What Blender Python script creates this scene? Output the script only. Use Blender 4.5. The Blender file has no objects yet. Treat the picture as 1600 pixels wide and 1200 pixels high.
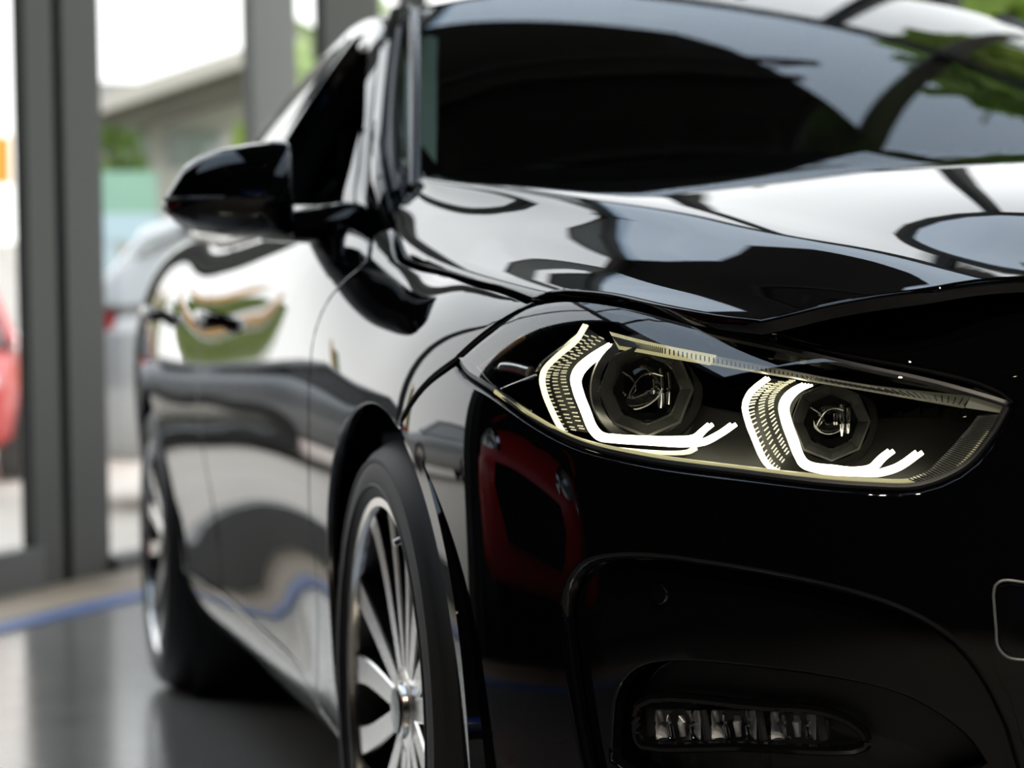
import bpy, math, random
import numpy as np
from mathutils import Vector, Matrix, geometry

random.seed(7)
SC = bpy.context.scene
COL = SC.collection
A = np.array

# ------------------------------------------------------------------ camera model (1600 x 1200)
FP = 3750.0
CAM = A([-1.4074, -2.713, .7219])
YAW, PIT, ROL = .2456, .0111, -.0199
_F = A([math.sin(YAW) * math.cos(PIT), math.cos(YAW) * math.cos(PIT), -math.sin(PIT)])
_R = A([math.cos(YAW), -math.sin(YAW), 0.0])
_U = np.cross(_R, _F)
_R, _U = math.cos(ROL) * _R + math.sin(ROL) * _U, -math.sin(ROL) * _R + math.cos(ROL) * _U


def ray(px, py):
    return _F + _R * ((px - 800) / FP) - _U * ((py - 600) / FP)


def at(px, py, ax, val):
    """the point of the world seen at a pixel of the photograph, on the plane x|y|z = val"""
    d = ray(px, py)
    i = 'xyz'.index(ax)
    return CAM + d * ((val - CAM[i]) / d[i])


def on_plane(px, py, p0, n):
    d = ray(px, py)
    return CAM + d * (np.dot(A(p0) - CAM, n) / np.dot(d, n))


def proj(P):
    d = np.asarray(P, float) - CAM
    z = d @ _F
    return np.stack([800 + FP * (d @ _R) / z, 600 - FP * (d @ _U) / z], -1)


cam_data = bpy.data.cameras.new('camera')
cam = bpy.data.objects.new('camera', cam_data)
COL.objects.link(cam)
SC.camera = cam
cam_data.sensor_width = 36
cam_data.lens = 36 * FP / 1600
cam_data.clip_start = .05
cam_data.clip_end = 400
M = Matrix.Identity(4)
for r in range(3):
    M[r][0], M[r][1], M[r][2], M[r][3] = _R[r], _U[r], -_F[r], CAM[r]
cam.matrix_world = M
cam_data.dof.use_dof = True
cam_data.dof.focus_distance = 2.22
cam_data.dof.aperture_fstop = (36 * FP / 1600) / 17.0


# ------------------------------------------------------------------ materials
def nodes(name):
    m = bpy.data.materials.new(name)
    m.use_nodes = True
    return m, m.node_tree.nodes, m.node_tree.links


def pbr(name, col, rough=.5, metal=0., ior=1.5, coat=0., emit=None, estr=0., noise=None, bump=0., bscale=200.):
    m, n, l = nodes(name)
    b = n['Principled BSDF']
    b.inputs['Base Color'].default_value = (*col, 1)
    b.inputs['Roughness'].default_value = rough
    b.inputs['Metallic'].default_value = metal
    b.inputs['IOR'].default_value = ior
    b.inputs['Coat Weight'].default_value = coat
    b.inputs['Coat Roughness'].default_value = .02
    if emit:
        b.inputs['Emission Color'].default_value = (*emit, 1)
        b.inputs['Emission Strength'].default_value = estr
    if noise:
        sc, amt = noise
        tc = n.new('ShaderNodeTexCoord')
        t = n.new('ShaderNodeTexNoise')
        t.inputs['Scale'].default_value = sc
        t.inputs['Detail'].default_value = 4
        mx = n.new('ShaderNodeMix')
        mx.data_type = 'RGBA'
        mx.inputs['A'].default_value = (*[c * (1 - amt) for c in col], 1)
        mx.inputs['B'].default_value = (*[min(1, c * (1 + amt)) for c in col], 1)
        l.new(tc.outputs['Object'], t.inputs['Vector'])
        l.new(t.outputs['Fac'], mx.inputs['Factor'])
        l.new(mx.outputs['Result'], b.inputs['Base Color'])
    if bump:
        tc = n.new('ShaderNodeTexCoord')
        t = n.new('ShaderNodeTexNoise')
        t.inputs['Scale'].default_value = bscale
        bp = n.new('ShaderNodeBump')
        bp.inputs['Strength'].default_value = bump
        bp.inputs['Distance'].default_value = .002
        l.new(tc.outputs['Object'], t.inputs['Vector'])
        l.new(t.outputs['Fac'], bp.inputs['Height'])
        l.new(bp.outputs['Normal'], b.inputs['Normal'])
    return m


def glass(name, tint, ior=1.5, rough=0.0):
    """thin pane: what passes is tinted, what reflects follows Fresnel"""
    m, n, l = nodes(name)
    n.remove(n['Principled BSDF'])
    out = n['Material Output']
    t = n.new('ShaderNodeBsdfTransparent')
    t.inputs['Color'].default_value = (*tint, 1)
    g = n.new('ShaderNodeBsdfGlossy')
    g.inputs['Roughness'].default_value = rough
    fr = n.new('ShaderNodeFresnel')
    ge = n.new('ShaderNodeNewGeometry')      # same reflection from either side of the thin pane
    mr = n.new('ShaderNodeMapRange')
    mr.inputs['To Min'].default_value = ior
    mr.inputs['To Max'].default_value = 1 / ior
    l.new(ge.outputs['Backfacing'], mr.inputs['Value'])
    l.new(mr.outputs[0], fr.inputs['IOR'])
    mx = n.new('ShaderNodeMixShader')
    l.new(fr.outputs['Fac'], mx.inputs['Fac'])
    l.new(t.outputs[0], mx.inputs[1])
    l.new(g.outputs[0], mx.inputs[2])
    l.new(mx.outputs[0], out.inputs['Surface'])
    return m


def emis(name, col, s):
    m, n, l = nodes(name)
    b = n['Principled BSDF']
    b.inputs['Base Color'].default_value = (.8, .8, .8, 1)
    b.inputs['Emission Color'].default_value = (*col, 1)
    b.inputs['Emission Strength'].default_value = s
    return m


MT = dict(
    paint=pbr('black_paint', (.0025, .0026, .003), .012, 0, 1.55),
    piano=pbr('gloss_black_plastic', (.004, .004, .0045), .06, 0, 1.5),
    plastic=pbr('matte_black_plastic', (.012, .012, .013), .42, bump=.15, bscale=900),
    rubber=pbr('tyre_rubber', (.018, .018, .019), .55, bump=.1, bscale=500),
    seal=pbr('rubber_seal', (.03, .03, .033), .35),
    chrome=pbr('satin_trim', (.62, .61, .59), .18, 1),
    mirror=pbr('mirror_chrome', (.85, .85, .85), .06, 1),
    alloy=pbr('machined_alloy', (.86, .83, .80), .20, 1),
    alloydark=pbr('dark_alloy', (.03, .03, .033), .3, .6),
    disc=pbr('brake_steel', (.35, .34, .33), .35, 1),
    cabin=pbr('cabin_trim', (.006, .006, .0065), .6),
    seat=pbr('seat_leather', (.012, .011, .011), .5, noise=(40, .2)),
    wind=glass('windscreen_glass', (.48, .57, .51), 1.85),
    sidegl=glass('side_glass', (.03, .033, .032), 1.5),
    lens=glass('lamp_lens', (.93, .94, .95), 2.1),
    pane=glass('window_pane', (.93, .95, .95), 1.25),
    drl=emis('day_running_light', (1, .93, .66), 8.0),
    drl_thin=emis('light_guide_glow', (1, .93, .58), 1.5),
    drl_pale=emis('light_guide_pale', (1, .92, .48), .42),
)


# ------------------------------------------------------------------ object helpers
def link(name, V, F, mat, parent=None, N=None, smooth=True, kind=None):
    me = bpy.data.meshes.new(name)
    me.from_pydata([tuple(map(float, v)) for v in V], [], [tuple(map(int, f)) for f in F])
    me.materials.append(MT[mat] if isinstance(mat, str) else mat)
    if smooth:
        me.shade_smooth()
    if N is not None:
        me.normals_split_custom_set_from_vertices([tuple(map(float, q)) for q in N])
    me.update()
    o = bpy.data.objects.new(name, me)
    COL.objects.link(o)
    if parent is not None:
        o.parent = parent
    if kind:
        o['kind'] = kind
    return o


def empty(name, loc=(0, 0, 0), rz=0., parent=None):
    o = bpy.data.objects.new(name, None)
    COL.objects.link(o)
    o.location = loc
    o.rotation_euler = (0, 0, rz)
    o.empty_display_size = .2
    if parent is not None:
        o.parent = parent
    return o


def tag(o, label, cat, group=None):
    o['label'] = label
    o['category'] = cat
    if group:
        o['group'] = group
    return o


class MB:
    """collects simple shapes into one mesh"""

    def __init__(s):
        s.V, s.F = [], []

    def add(s, V, F):
        k = len(s.V)
        s.V += [tuple(v) for v in V]
        s.F += [tuple(i + k for i in f) for f in F]
        return s

    def box(s, c, d, ax=None, bev=0.0):
        """centre, full sizes, optional 3x3 axes, chamfer"""
        c = A(c, float)
        h = A(d, float) / 2
        ax = np.eye(3) if ax is None else A(ax, float)
        if bev <= 0:
            q = [(-1, -1, -1), (1, -1, -1), (1, 1, -1), (-1, 1, -1), (-1, -1, 1), (1, -1, 1), (1, 1, 1), (-1, 1, 1)]
            V = [c + (A(k) * h) @ ax for k in q]
            F = [(0, 3, 2, 1), (4, 5, 6, 7), (0, 1, 5, 4), (1, 2, 6, 5), (2, 3, 7, 6), (3, 0, 4, 7)]
            return s.add(V, F)
        b = min(bev, min(h) * .9)
        ring = []
        for z, k in ((-h[2], b), (-h[2] + b, 0), (h[2] - b, 0), (h[2], b)):
            x, y = h[0] - k, h[1] - k
            cc = b if k == 0 else b * .4
            pts = [(-x + cc, -y), (x - cc, -y), (x, -y + cc), (x, y - cc), (x - cc, y), (-x + cc, y), (-x, y - cc), (-x, -y + cc)]
            ring.append([c + A([p[0], p[1], z]) @ ax for p in pts])
        V = [p for r_ in ring for p in r_]
        F = [tuple(range(7, -1, -1)), tuple(range(24, 32))]
        for a in range(3):
            for i in range(8):
                j = (i + 1) % 8
                F.append((a * 8 + i, a * 8 + j, a * 8 + 8 + j, a * 8 + 8 + i))
        return s.add(V, F)

    def tube(s, pts, r, n=8, up=None, sx=1., sy=1., caps=True):
        """swept ellipse along a polyline; r scalar or list"""
        pts = A(pts, float)
        m = len(pts)
        rr = np.full(m, r) if np.isscalar(r) else A(r, float)
        T = np.gradient(pts, axis=0)
        T /= np.linalg.norm(T, axis=1)[:, None] + 1e-12
        ref = A(up if up is not None else (0, 0, 1), float)
        V, F = [], []
        for i in range(m):
            a = np.cross(T[i], ref)
            if np.linalg.norm(a) < 1e-4:
                a = np.cross(T[i], A([1, 0, .1]))
            a /= np.linalg.norm(a)
            b = np.cross(a, T[i])
            for k in range(n):
                t = 2 * math.pi * k / n
                V.append(pts[i] + rr[i] * (a * math.cos(t) * sx + b * math.sin(t) * sy))
        for i in range(m - 1):
            for k in range(n):
                j = (k + 1) % n
                F.append((i * n + k, i * n + j, i * n + n + j, i * n + n + k))
        if caps:
            F.append(tuple(range(n - 1, -1, -1)))
            F.append(tuple(range((m - 1) * n, m * n)))
        return s.add(V, F)

    def lathe(s, prof, c, axis, n=48, a0=0., a1=2 * math.pi):
        """profile [(r, h)] about an axis through c"""
        axis = A(axis, float)
        axis /= np.linalg.norm(axis)
        u = np.cross(axis, (0, 0, 1) if abs(axis[2]) < .9 else (1, 0, 0))
        u /= np.linalg.norm(u)
        w = np.cross(axis, u)
        full = abs(a1 - a0 - 2 * math.pi) < 1e-6
        m = n if full else n + 1
        V, F = [], []
        for i in range(m):
            t = a0 + (a1 - a0) * i / n
            for r_, h in prof:
                V.append(A(c) + axis * h + r_ * (u * math.cos(t) + w * math.sin(t)))
        k = len(prof)
        for i in range(n):
            j = (i + 1) % m
            for q in range(k - 1):
                F.append((i * k + q, j * k + q, j * k + q + 1, i * k + q + 1))
        return s.add(V, F)

    def grid(s, G, closed_u=False, closed_v=False):
        """G[nu][nv] of points"""
        G = A(G, float)
        a, b = G.shape[:2]
        F = []
        for i in range(a if closed_u else a - 1):
            for j in range(b if closed_v else b - 1):
                i2, j2 = (i + 1) % a, (j + 1) % b
                F.append((i * b + j, i2 * b + j, i2 * b + j2, i * b + j2))
        return s.add(G.reshape(-1, 3), F)

    def prism(s, poly, d):
        """closed 3D polygon extruded by vector d"""
        n = len(poly)
        d = A(d, float)
        V = [A(p, float) for p in poly] + [A(p, float) + d for p in poly]
        F = [tuple(range(n)), tuple(range(2 * n - 1, n - 1, -1))]
        F += [(i, i + n, (i + 1) % n + n, (i + 1) % n) for i in range(n)]
        return s.add(V, F)

    def link(s, name, mat, parent=None, smooth=True, mirror=False, angle=None, kind=None):
        V, F = A(s.V, float), s.F
        if mirror:
            V = V * A([-1, 1, 1])
            F = [tuple(reversed(f)) for f in F]
        o = link(name, V, F, mat, parent, smooth=smooth, kind=kind)
        if smooth:
            o.data.set_sharp_from_angle(angle=math.radians(angle or 40))
        return o


def cr(pts, n=8, closed=False):
    """Catmull-Rom through points"""
    P = A(pts, float)
    m = len(P)
    if m < 3 and not closed:
        t = np.linspace(0, 1, n + 1)[:, None]
        return P[0] * (1 - t) + P[-1] * t
    if closed:
        Q = np.vstack([P[-1], P, P[0], P[1]])
        seg = m
    else:
        Q = np.vstack([2 * P[0] - P[1], P, 2 * P[-1] - P[-2]])
        seg = m - 1
    out = []
    for i in range(seg):
        p0, p1, p2, p3 = Q[i:i + 4]
        d0, d1, d2 = [max(np.linalg.norm(b - a), 1e-9) ** .5 for a, b in ((p0, p1), (p1, p2), (p2, p3))]
        m1 = ((p1 - p0) / d0 - (p2 - p0) / (d0 + d1) + (p2 - p1) / d1) * d1
        m2 = ((p2 - p1) / d1 - (p3 - p1) / (d1 + d2) + (p3 - p2) / d2) * d1
        for k in range(n):
            t = k / n
            h = (2 * t**3 - 3 * t**2 + 1, t**3 - 2 * t**2 + t, -2 * t**3 + 3 * t**2, t**3 - t**2)
            out.append(h[0] * p1 + h[1] * m1 + h[2] * p2 + h[3] * m2)
    if not closed:
        out.append(P[-1])
    return A(out)


# ------------------------------------------------------------------ spline surfaces and trimmed panels
class Surf:
    """uniform cubic B-spline surface, end rows interpolated"""

    def __init__(s, net, flip=1.):
        s.P = A(net, float)
        s.nu, s.nv = s.P.shape[:2]
        E = s.P
        E = np.concatenate([2 * E[:1] - E[1:2], E, 2 * E[-1:] - E[-2:-1]], 0)
        E = np.concatenate([2 * E[:, :1] - E[:, 1:2], E, 2 * E[:, -1:] - E[:, -2:-1]], 1)
        s.E = E
        s.flip = flip
        a = np.linspace(0, s.nu - 1, 24 * (s.nu - 1) + 1)
        b = np.linspace(0, s.nv - 1, 14 * (s.nv - 1) + 1)
        s.gu, s.gv = [g.ravel() for g in np.meshgrid(a, b, indexing='ij')]
        s.gp = s.ev(s.gu, s.gv)
        s.gn = s.nrm(s.gu, s.gv)
        s.gpx = proj(s.gp)
        s.gf = ((CAM - s.gp) * s.gn).sum(1) > 0

    @staticmethod
    def _b(t):
        return np.stack([(1 - t)**3, 3 * t**3 - 6 * t**2 + 4, -3 * t**3 + 3 * t**2 + 3 * t + 1, t**3], -1) / 6

    @staticmethod
    def _d(t):
        return np.stack([-3 * (1 - t)**2, 9 * t**2 - 12 * t, -9 * t**2 + 6 * t + 3, 3 * t**2], -1) / 6

    def _ev(s, u, v, bu, bv):
        u = np.clip(np.asarray(u, float), 0, s.nu - 1)
        v = np.clip(np.asarray(v, float), 0, s.nv - 1)
        i = np.minimum(u.astype(int), s.nu - 2)
        j = np.minimum(v.astype(int), s.nv - 2)
        wu, wv = bu(u - i), bv(v - j)
        out = 0
        for a in range(4):
            for b in range(4):
                out = out + (wu[..., a] * wv[..., b])[..., None] * s.E[i + a, j + b]
        return out

    def ev(s, u, v):
        return s._ev(u, v, s._b, s._b)

    def du(s, u, v):
        return s._ev(u, v, s._d, s._b)

    def dv(s, u, v):
        return s._ev(u, v, s._b, s._d)

    def nrm(s, u, v):
        n = np.cross(s.du(u, v), s.dv(u, v)) * s.flip
        return n / (np.linalg.norm(n, axis=-1)[..., None] + 1e-12)

    def px(s, x, y):
        """(u, v) of the point of the surface seen at a pixel"""
        d = np.hypot(s.gpx[:, 0] - x, s.gpx[:, 1] - y) + np.where(s.gf, 0, 40)
        k = int(np.argmin(d))
        u, v = s.gu[k], s.gv[k]
        for _ in range(12):
            p = s.ev(u, v)
            q = proj(p)
            e = 1e-4
            J = np.stack([(proj(p + s.du(u, v) * e) - q) / e, (proj(p + s.dv(u, v) * e) - q) / e], 1)
            try:
                st = np.linalg.solve(J.T @ J + np.eye(2) * 1e-3, J.T @ (A([x, y]) - q))
            except Exception:
                break
            st = np.clip(st, -.5, .5)
            u = min(max(u + st[0], 0), s.nu - 1)
            v = min(max(v + st[1], 0), s.nv - 1)
        return A([u, v])

    def xyz(s, x, y, z):
        """(u, v) of the surface point nearest to a 3D point"""
        T = A([x, y, z], float)
        k = int(np.argmin(((s.gp - T)**2).sum(1)))
        u, v = s.gu[k], s.gv[k]
        for _ in range(10):
            a, b = s.du(u, v), s.dv(u, v)
            J = np.stack([a, b], 1)
            st = np.linalg.solve(J.T @ J + np.eye(2) * 1e-9, J.T @ (T - s.ev(u, v)))
            st = np.clip(st, -.3, .3)
            u = min(max(u + st[0], 0), s.nu - 1)
            v = min(max(v + st[1], 0), s.nv - 1)
        return A([u, v])

    def uv(s, q):
        """q: ('p', px, py) | ('x', x, y, z) | (u, v)"""
        if isinstance(q[0], str):
            return s.px(q[1], q[2]) if q[0] == 'p' else s.xyz(*q[1:])
        return A(q, float)

    def line(s, *runs, n=10):
        """closed or open outline in uv from runs of points; runs meet at corners"""
        out = []
        for r_ in runs:
            c = cr([s.uv(q) for q in r_], n)
            out.append(c if not out or np.linalg.norm(out[-1][-1] - c[0]) > 1e-6 else c[1:])
        return np.vstack(out)


def P(*a):
    """pixel points from a flat list"""
    return [('p', a[i], a[i + 1]) for i in range(0, len(a), 2)]


def inside(poly, pts):
    x, y = pts[:, 0], pts[:, 1]
    r_ = np.zeros(len(pts), bool)
    a, b = poly, np.roll(poly, -1, 0)
    for (x0, y0), (x1, y1) in zip(a, b):
        if y0 == y1:
            continue
        c = ((y0 > y) != (y1 > y)) & (x < (x1 - x0) * (y - y0) / (y1 - y0) + x0)
        r_ ^= c
    return r_


def dist(poly, pts):
    a, b = poly, np.roll(poly, -1, 0)
    best = np.full(len(pts), 1e9)
    for p, q in zip(a, b):
        d = q - p
        L = d @ d + 1e-18
        t = np.clip(((pts - p) @ d) / L, 0, 1)
        best = np.minimum(best, np.linalg.norm(pts - p - t[:, None] * d, axis=1))
    return best


def resample(S, poly, step):
    p = S.ev(poly[:, 0], poly[:, 1])
    d = np.r_[0, np.cumsum(np.linalg.norm(np.diff(np.vstack([p, p[:1]]), axis=0), axis=1))]
    q = np.vstack([poly, poly[:1]])
    n = max(8, int(d[-1] / step))
    t = np.linspace(0, d[-1], n, endpoint=False)
    out = np.stack([np.interp(t, d, q[:, k]) for k in (0, 1)], 1)
    # keep the sharp corners of the outline
    dir_ = np.diff(np.vstack([p[-1:], p, p[:1]]), axis=0)
    dir_ /= np.linalg.norm(dir_, axis=1)[:, None] + 1e-12
    for i in range(len(p)):
        if dir_[i] @ dir_[i + 1] < .8:
            k = int(np.argmin(np.abs(t - d[i])))
            out[k] = poly[i]
    return out


def panel(S, outer, holes=(), step=.02, gap=.0018, r=.003, depth=.014, off=0., density=None):
    """a trimmed piece of a surface with a rolled edge: vertices, normals, faces"""
    c = outer.mean(0)
    lu = np.linalg.norm(S.du(outer[:, 0], outer[:, 1]), axis=1).mean()
    lv = np.linalg.norm(S.dv(outer[:, 0], outer[:, 1]), axis=1).mean()
    scl = A([lu, lv])
    loops = [resample(S, outer, step)] + [resample(S, h, step * .6) for h in holes]
    L2 = [l_ * scl for l_ in loops]
    lo, hi = L2[0].min(0), L2[0].max(0)
    gx, gy = np.meshgrid(np.arange(lo[0], hi[0], step), np.arange(lo[1], hi[1], step), indexing='ij')
    g = np.stack([gx.ravel(), gy.ravel()], 1)
    ok = inside(L2[0], g) & (dist(L2[0], g) > step * .55)
    for h in L2[1:]:
        ok &= ~inside(h, g) & (dist(h, g) > step * .45)
    g = g[ok]
    pts = np.vstack(L2 + [g])
    edges, k = [], 0
    for l_ in L2:
        m = len(l_)
        edges += [(k + i, k + (i + 1) % m) for i in range(m)]
        k += m
    res = geometry.delaunay_2d_cdt([Vector(map(float, p)) for p in pts], edges, [], 0, 1e-7)
    pv = A([[v.x, v.y] for v in res[0]])
    F = [tuple(f) for f in res[2]]
    cen = A([pv[list(f)].mean(0) for f in F])
    ok = inside(L2[0], cen)
    for h in L2[1:]:
        ok &= ~inside(h, cen)
    F = [f for f, o in zip(F, ok) if o]
    uv = pv / scl
    V = S.ev(uv[:, 0], uv[:, 1])
    N = S.nrm(uv[:, 0], uv[:, 1])
    # orientation
    f0 = F[len(F) // 2]
    s_ = np.mean([np.dot(np.cross(V[f[1]] - V[f[0]], V[f[2]] - V[f[0]]), N[f[0]]) for f in F[::7]])
    if s_ < 0:
        F = [tuple(reversed(f)) for f in F]
    V = V + N * off
    V, N = list(V), list(N)
    # rolled rims: boundary edges of the triangles
    from collections import Counter, defaultdict
    ed = Counter()
    dirs = {}
    for f in F:
        for a, b in zip(f, f[1:] + f[:1]):
            ed[(min(a, b), max(a, b))] += 1
            dirs[(min(a, b), max(a, b))] = (a, b)
    bd = [dirs[e] for e, c_ in ed.items() if c_ == 1]
    outd = defaultdict(lambda: np.zeros(3))
    for a, b in bd:
        t = V[b] - V[a]
        o = np.cross(t, N[a])
        outd[a] += o
        outd[b] += o
    idx = {}
    base = {a: V[a].copy() for a in outd}
    for a, o in outd.items():
        o = o / (np.linalg.norm(o) + 1e-12)
        n_ = N[a]
        p = base[a] - o * gap
        V[a] = p - o * r
        idx[a] = (len(V), len(V) + 1)
        V.append(p - n_ * r)
        N.append((o + n_ * .25) / np.linalg.norm(o + n_ * .25))
        V.append(p - n_ * depth)
        N.append(o)
    for a, b in bd:
        F.append((b, a, idx[a][0], idx[b][0]))
        F.append((idx[b][0], idx[a][0], idx[a][1], idx[b][1]))
    return A(V), A(N), F


def put(name, mat, parent, data, mirror=False):
    V, N, F = data
    if mirror == 'both':
        k = len(V)
        V = np.vstack([V, V * A([-1, 1, 1])])
        N = np.vstack([N, N * A([-1, 1, 1])])
        F = list(F) + [tuple(i + k for i in reversed(f)) for f in F]
    elif mirror:
        V, N = V * A([-1, 1, 1]), N * A([-1, 1, 1])
        F = [tuple(reversed(f)) for f in F]
    return link(name, V, F, mat, parent, N)
# ------------------------------------------------------------------ the car: master surfaces
car = tag(empty('car', (0, 0, 0)), 'glossy black four-door car with lit headlights on the dark tiled floor, filling the picture', 'car')

# plan line of the lower body (right half of the car), outward direction follows from it
PLAN = A([(.30, -.862), (.15, -.88), (0, -.885), (-.15, -.88), (-.30, -.862), (-.45, -.828), (-.60, -.772), (-.715, -.69),
          (-.795, -.58), (-.845, -.455), (-.876, -.31), (-.893, -.14), (-.900, .05), (-.902, .30), (-.898, .6), (-.893, 1.0),
          (-.892, 1.4), (-.893, 1.8), (-.898, 2.2), (-.902, 2.6), (-.895, 3.0), (-.86, 3.3), (-.72, 3.5), (-.4, 3.57), (0, 3.6)])
_t = np.gradient(PLAN, axis=0)
PN = np.stack([_t[:, 1], -_t[:, 0]], 1)
PN /= np.linalg.norm(PN, axis=1)[:, None]
if PN[2][1] > 0:
    PN = -PN
FRONT = [(.15, -.08), (.17, -.03), (.24, .0), (.34, .015), (.45, .02), (.55, .014), (.64, .0), (.71, -.018), (.765, -.045), (.795, -.12), (.805, -.22)]
FR2 = [(.15, -.08), (.17, -.03), (.24, 0), (.34, .012), (.45, .015), (.55, .010), (.62, 0), (.682, -.016), (.733, -.046), (.760, -.10), (.775, -.19)]
CORN = [(.16, -.08), (.18, -.03), (.24, 0), (.34, .010), (.45, .012), (.55, .010), (.63, 0), (.695, -.013), (.757, -.043), (.784, -.10), (.797, -.19)]
FEN0 = [(.17, -.06), (.19, -.03), (.25, -.01), (.35, 0), (.45, 0), (.55, 0), (.64, 0), (.71, -.010), (.767, -.036), (.800, -.088), (.813, -.17)]
FEN1 = [(.17, -.06), (.19, -.03), (.25, -.01), (.35, 0), (.45, 0), (.56, .002), (.655, .003), (.725, -.010), (.78, -.038), (.825, -.09), (.84, -.16)]
FEN2 = [(.17, -.07), (.19, -.04), (.25, -.018), (.36, -.012), (.47, -.005), (.58, .002), (.67, .003), (.75, -.006), (.815, -.032), (.862, -.08), (.885, -.14)]
FEN3 = [(.17, -.09), (.20, -.05), (.26, -.028), (.37, -.028), (.49, -.012), (.59, .000), (.68, .003), (.765, -.004), (.85, -.026), (.91, -.066), (.945, -.12)]
DOOR = [(.17, -.09), (.20, -.05), (.27, -.03), (.38, -.036), (.50, -.016), (.60, .000), (.69, .004), (.78, -.006), (.87, -.030), (.935, -.066), (.965, -.11)]
REAR = [(.17, -.09), (.20, -.05), (.27, -.03), (.38, -.025), (.50, -.006), (.62, .004), (.73, .006), (.83, -.006), (.92, -.034), (.985, -.075), (1.02, -.13)]
TAIL = [(.20, -.12), (.24, -.06), (.32, -.02), (.42, 0), (.52, .005), (.64, .004), (.75, -.01), (.86, -.04), (.96, -.08), (1.03, -.12), (1.06, -.2)]
PROF = [FRONT] * 6 + [FR2] * 2 + [CORN] + [FEN0] * 2 + [FEN1] * 2 + [FEN2] + [FEN3] + [DOOR] * 4 + [REAR] * 3 + [TAIL] * 3
assert len(PROF) == len(PLAN) - 0 or True
PROF = (PROF + [TAIL] * 9)[:len(PLAN)]
net = []
for (x, y), n_, pr in zip(PLAN, PN, PROF):
    net.append([(x + n_[0] * o, y + n_[1] * o, z) for z, o in pr])
S1 = Surf(net)
k_ = S1.xyz(-.9, 1.0, .6)
if S1.nrm(k_[0], k_[1])[0] > 0:
    S1 = Surf(net, -1.)


def tab(y, t):
    t = A(t)
    return np.interp(y, t[:, 0], t[:, 1])


# bonnet: crease lines in plan and height, from the front edge to the windscreen
SHX = [(-.95, -.60), (-.80, -.66), (-.66, -.722), (-.50, -.768), (-.3, -.798), (-.15, -.808), (0, -.810), (.15, -.810), (.3, -.799), (.45, -.780), (.62, -.738), (.8, -.70)]
SHZ = [(-.95, .70), (-.80, .725), (-.66, .745), (-.50, .764), (-.3, .786), (-.15, .803), (0, .818), (.15, .837), (.3, .865), (.45, .892), (.62, .950), (.8, 1.02)]
BX = [(-.95, -.56), (-.80, -.60), (-.66, -.640), (-.50, -.684), (-.3, -.716), (0, -.735), (.3, -.742), (.55, -.738), (.65, -.72), (.8, -.69)]
BZ = [(-.95, .735), (-.80, .755), (-.66, .775), (-.50, .795), (-.3, .822), (0, .866), (.3, .906), (.55, .948), (.65, .968), (.8, 1.03)]
AX = [(-.95, -.44), (-.8, -.492), (-.68, -.518), (-.55, -.545), (-.36, -.562), (-.12, -.606), (.25, -.672), (.6, -.705), (.8, -.665)]
AZ = [(-.95, .742), (-.8, .780), (-.68, .807), (-.55, .833), (-.36, .864), (-.12, .901), (.25, .946), (.6, .984), (.8, 1.03)]
CX = [(-.95, -.30), (-.8, -.335), (-.6, -.36), (-.2, -.355), (.0, -.34), (.33, -.32), (.8, -.31)]
CZ = [(-.95, .725), (-.8, .785), (-.7, .822), (-.6, .850), (-.45, .880), (-.2, .918), (0, .943), (.33, .980), (.5, .998), (.8, 1.03)]
OZ = [(-.95, .72), (-.84, .775), (-.72, .829), (-.6, .867), (-.4, .908), (-.2, .938), (0, .960), (.2, .981), (.42, 1.002), (.8, 1.035)]
net = []
for y in (-1.0, -.9, -.8, -.7, -.58, -.46, -.34, -.2, -.05, .1, .25, .4, .52, .62, .72, .82):
    sx, sz, bx, bz, ax, az = [tab(y, t) for t in (SHX, SHZ, BX, BZ, AX, AZ)]
    cx, cz, oz = tab(y, CX), tab(y, CZ), tab(y, OZ)
    half = [(0, oz), (cx * .45, oz - .001), (cx * .88, cz + (oz - cz) * .42), (cx * 1.06, cz - .001), (cx * .55 + ax * .45, cz * .55 + az * .45 - .001),
            (ax + .028, az), (ax - .022, az - .004), (ax * .5 + bx * .5, az * .45 + bz * .55 + .003),
            (bx + .018, bz + .007), (bx - .012, bz - .010), (sx * .7 + bx * .3 - .004, sz * .7 + bz * .3), (sx, sz), (sx - .006, sz - .05)]
    row = [(-x, y, z) for x, z in reversed(half[1:])] + [(x, y, z) for x, z in half]
    net.append(row)
S2 = Surf(net)
k_ = S2.xyz(0, 0, .93)
if S2.nrm(k_[0], k_[1])[2] < 0:
    S2 = Surf(net, -1.)

# windscreen
net = []
WB = [(-.715, .64, .972), (-.60, .57, .982), (-.36, .49, .995), (0, .46, 1.0)]
WT = [(-.556, 1.365, 1.325), (-.47, 1.35, 1.348), (-.28, 1.325, 1.370), (0, 1.31, 1.376)]
for t in (-.06, .0, .25, .5, .75, 1.0, 1.08):
    row = []
    for b, u in zip(WB, WT):
        b, u = A(b), A(u)
        p = b * (1 - t) + u * t
        bul = .03 * 4 * t * (1 - t)
        p = p + A([0, -.45, .9]) * bul
        row.append(p)
    row = row + [p * A([-1, 1, 1]) for p in reversed(row[:-1])]
    net.append(row)
S3 = Surf(net)
k_ = S3.xyz(0, .9, 1.2)
if S3.nrm(k_[0], k_[1])[2] < 0:
    S3 = Surf(net, -1.)

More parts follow.
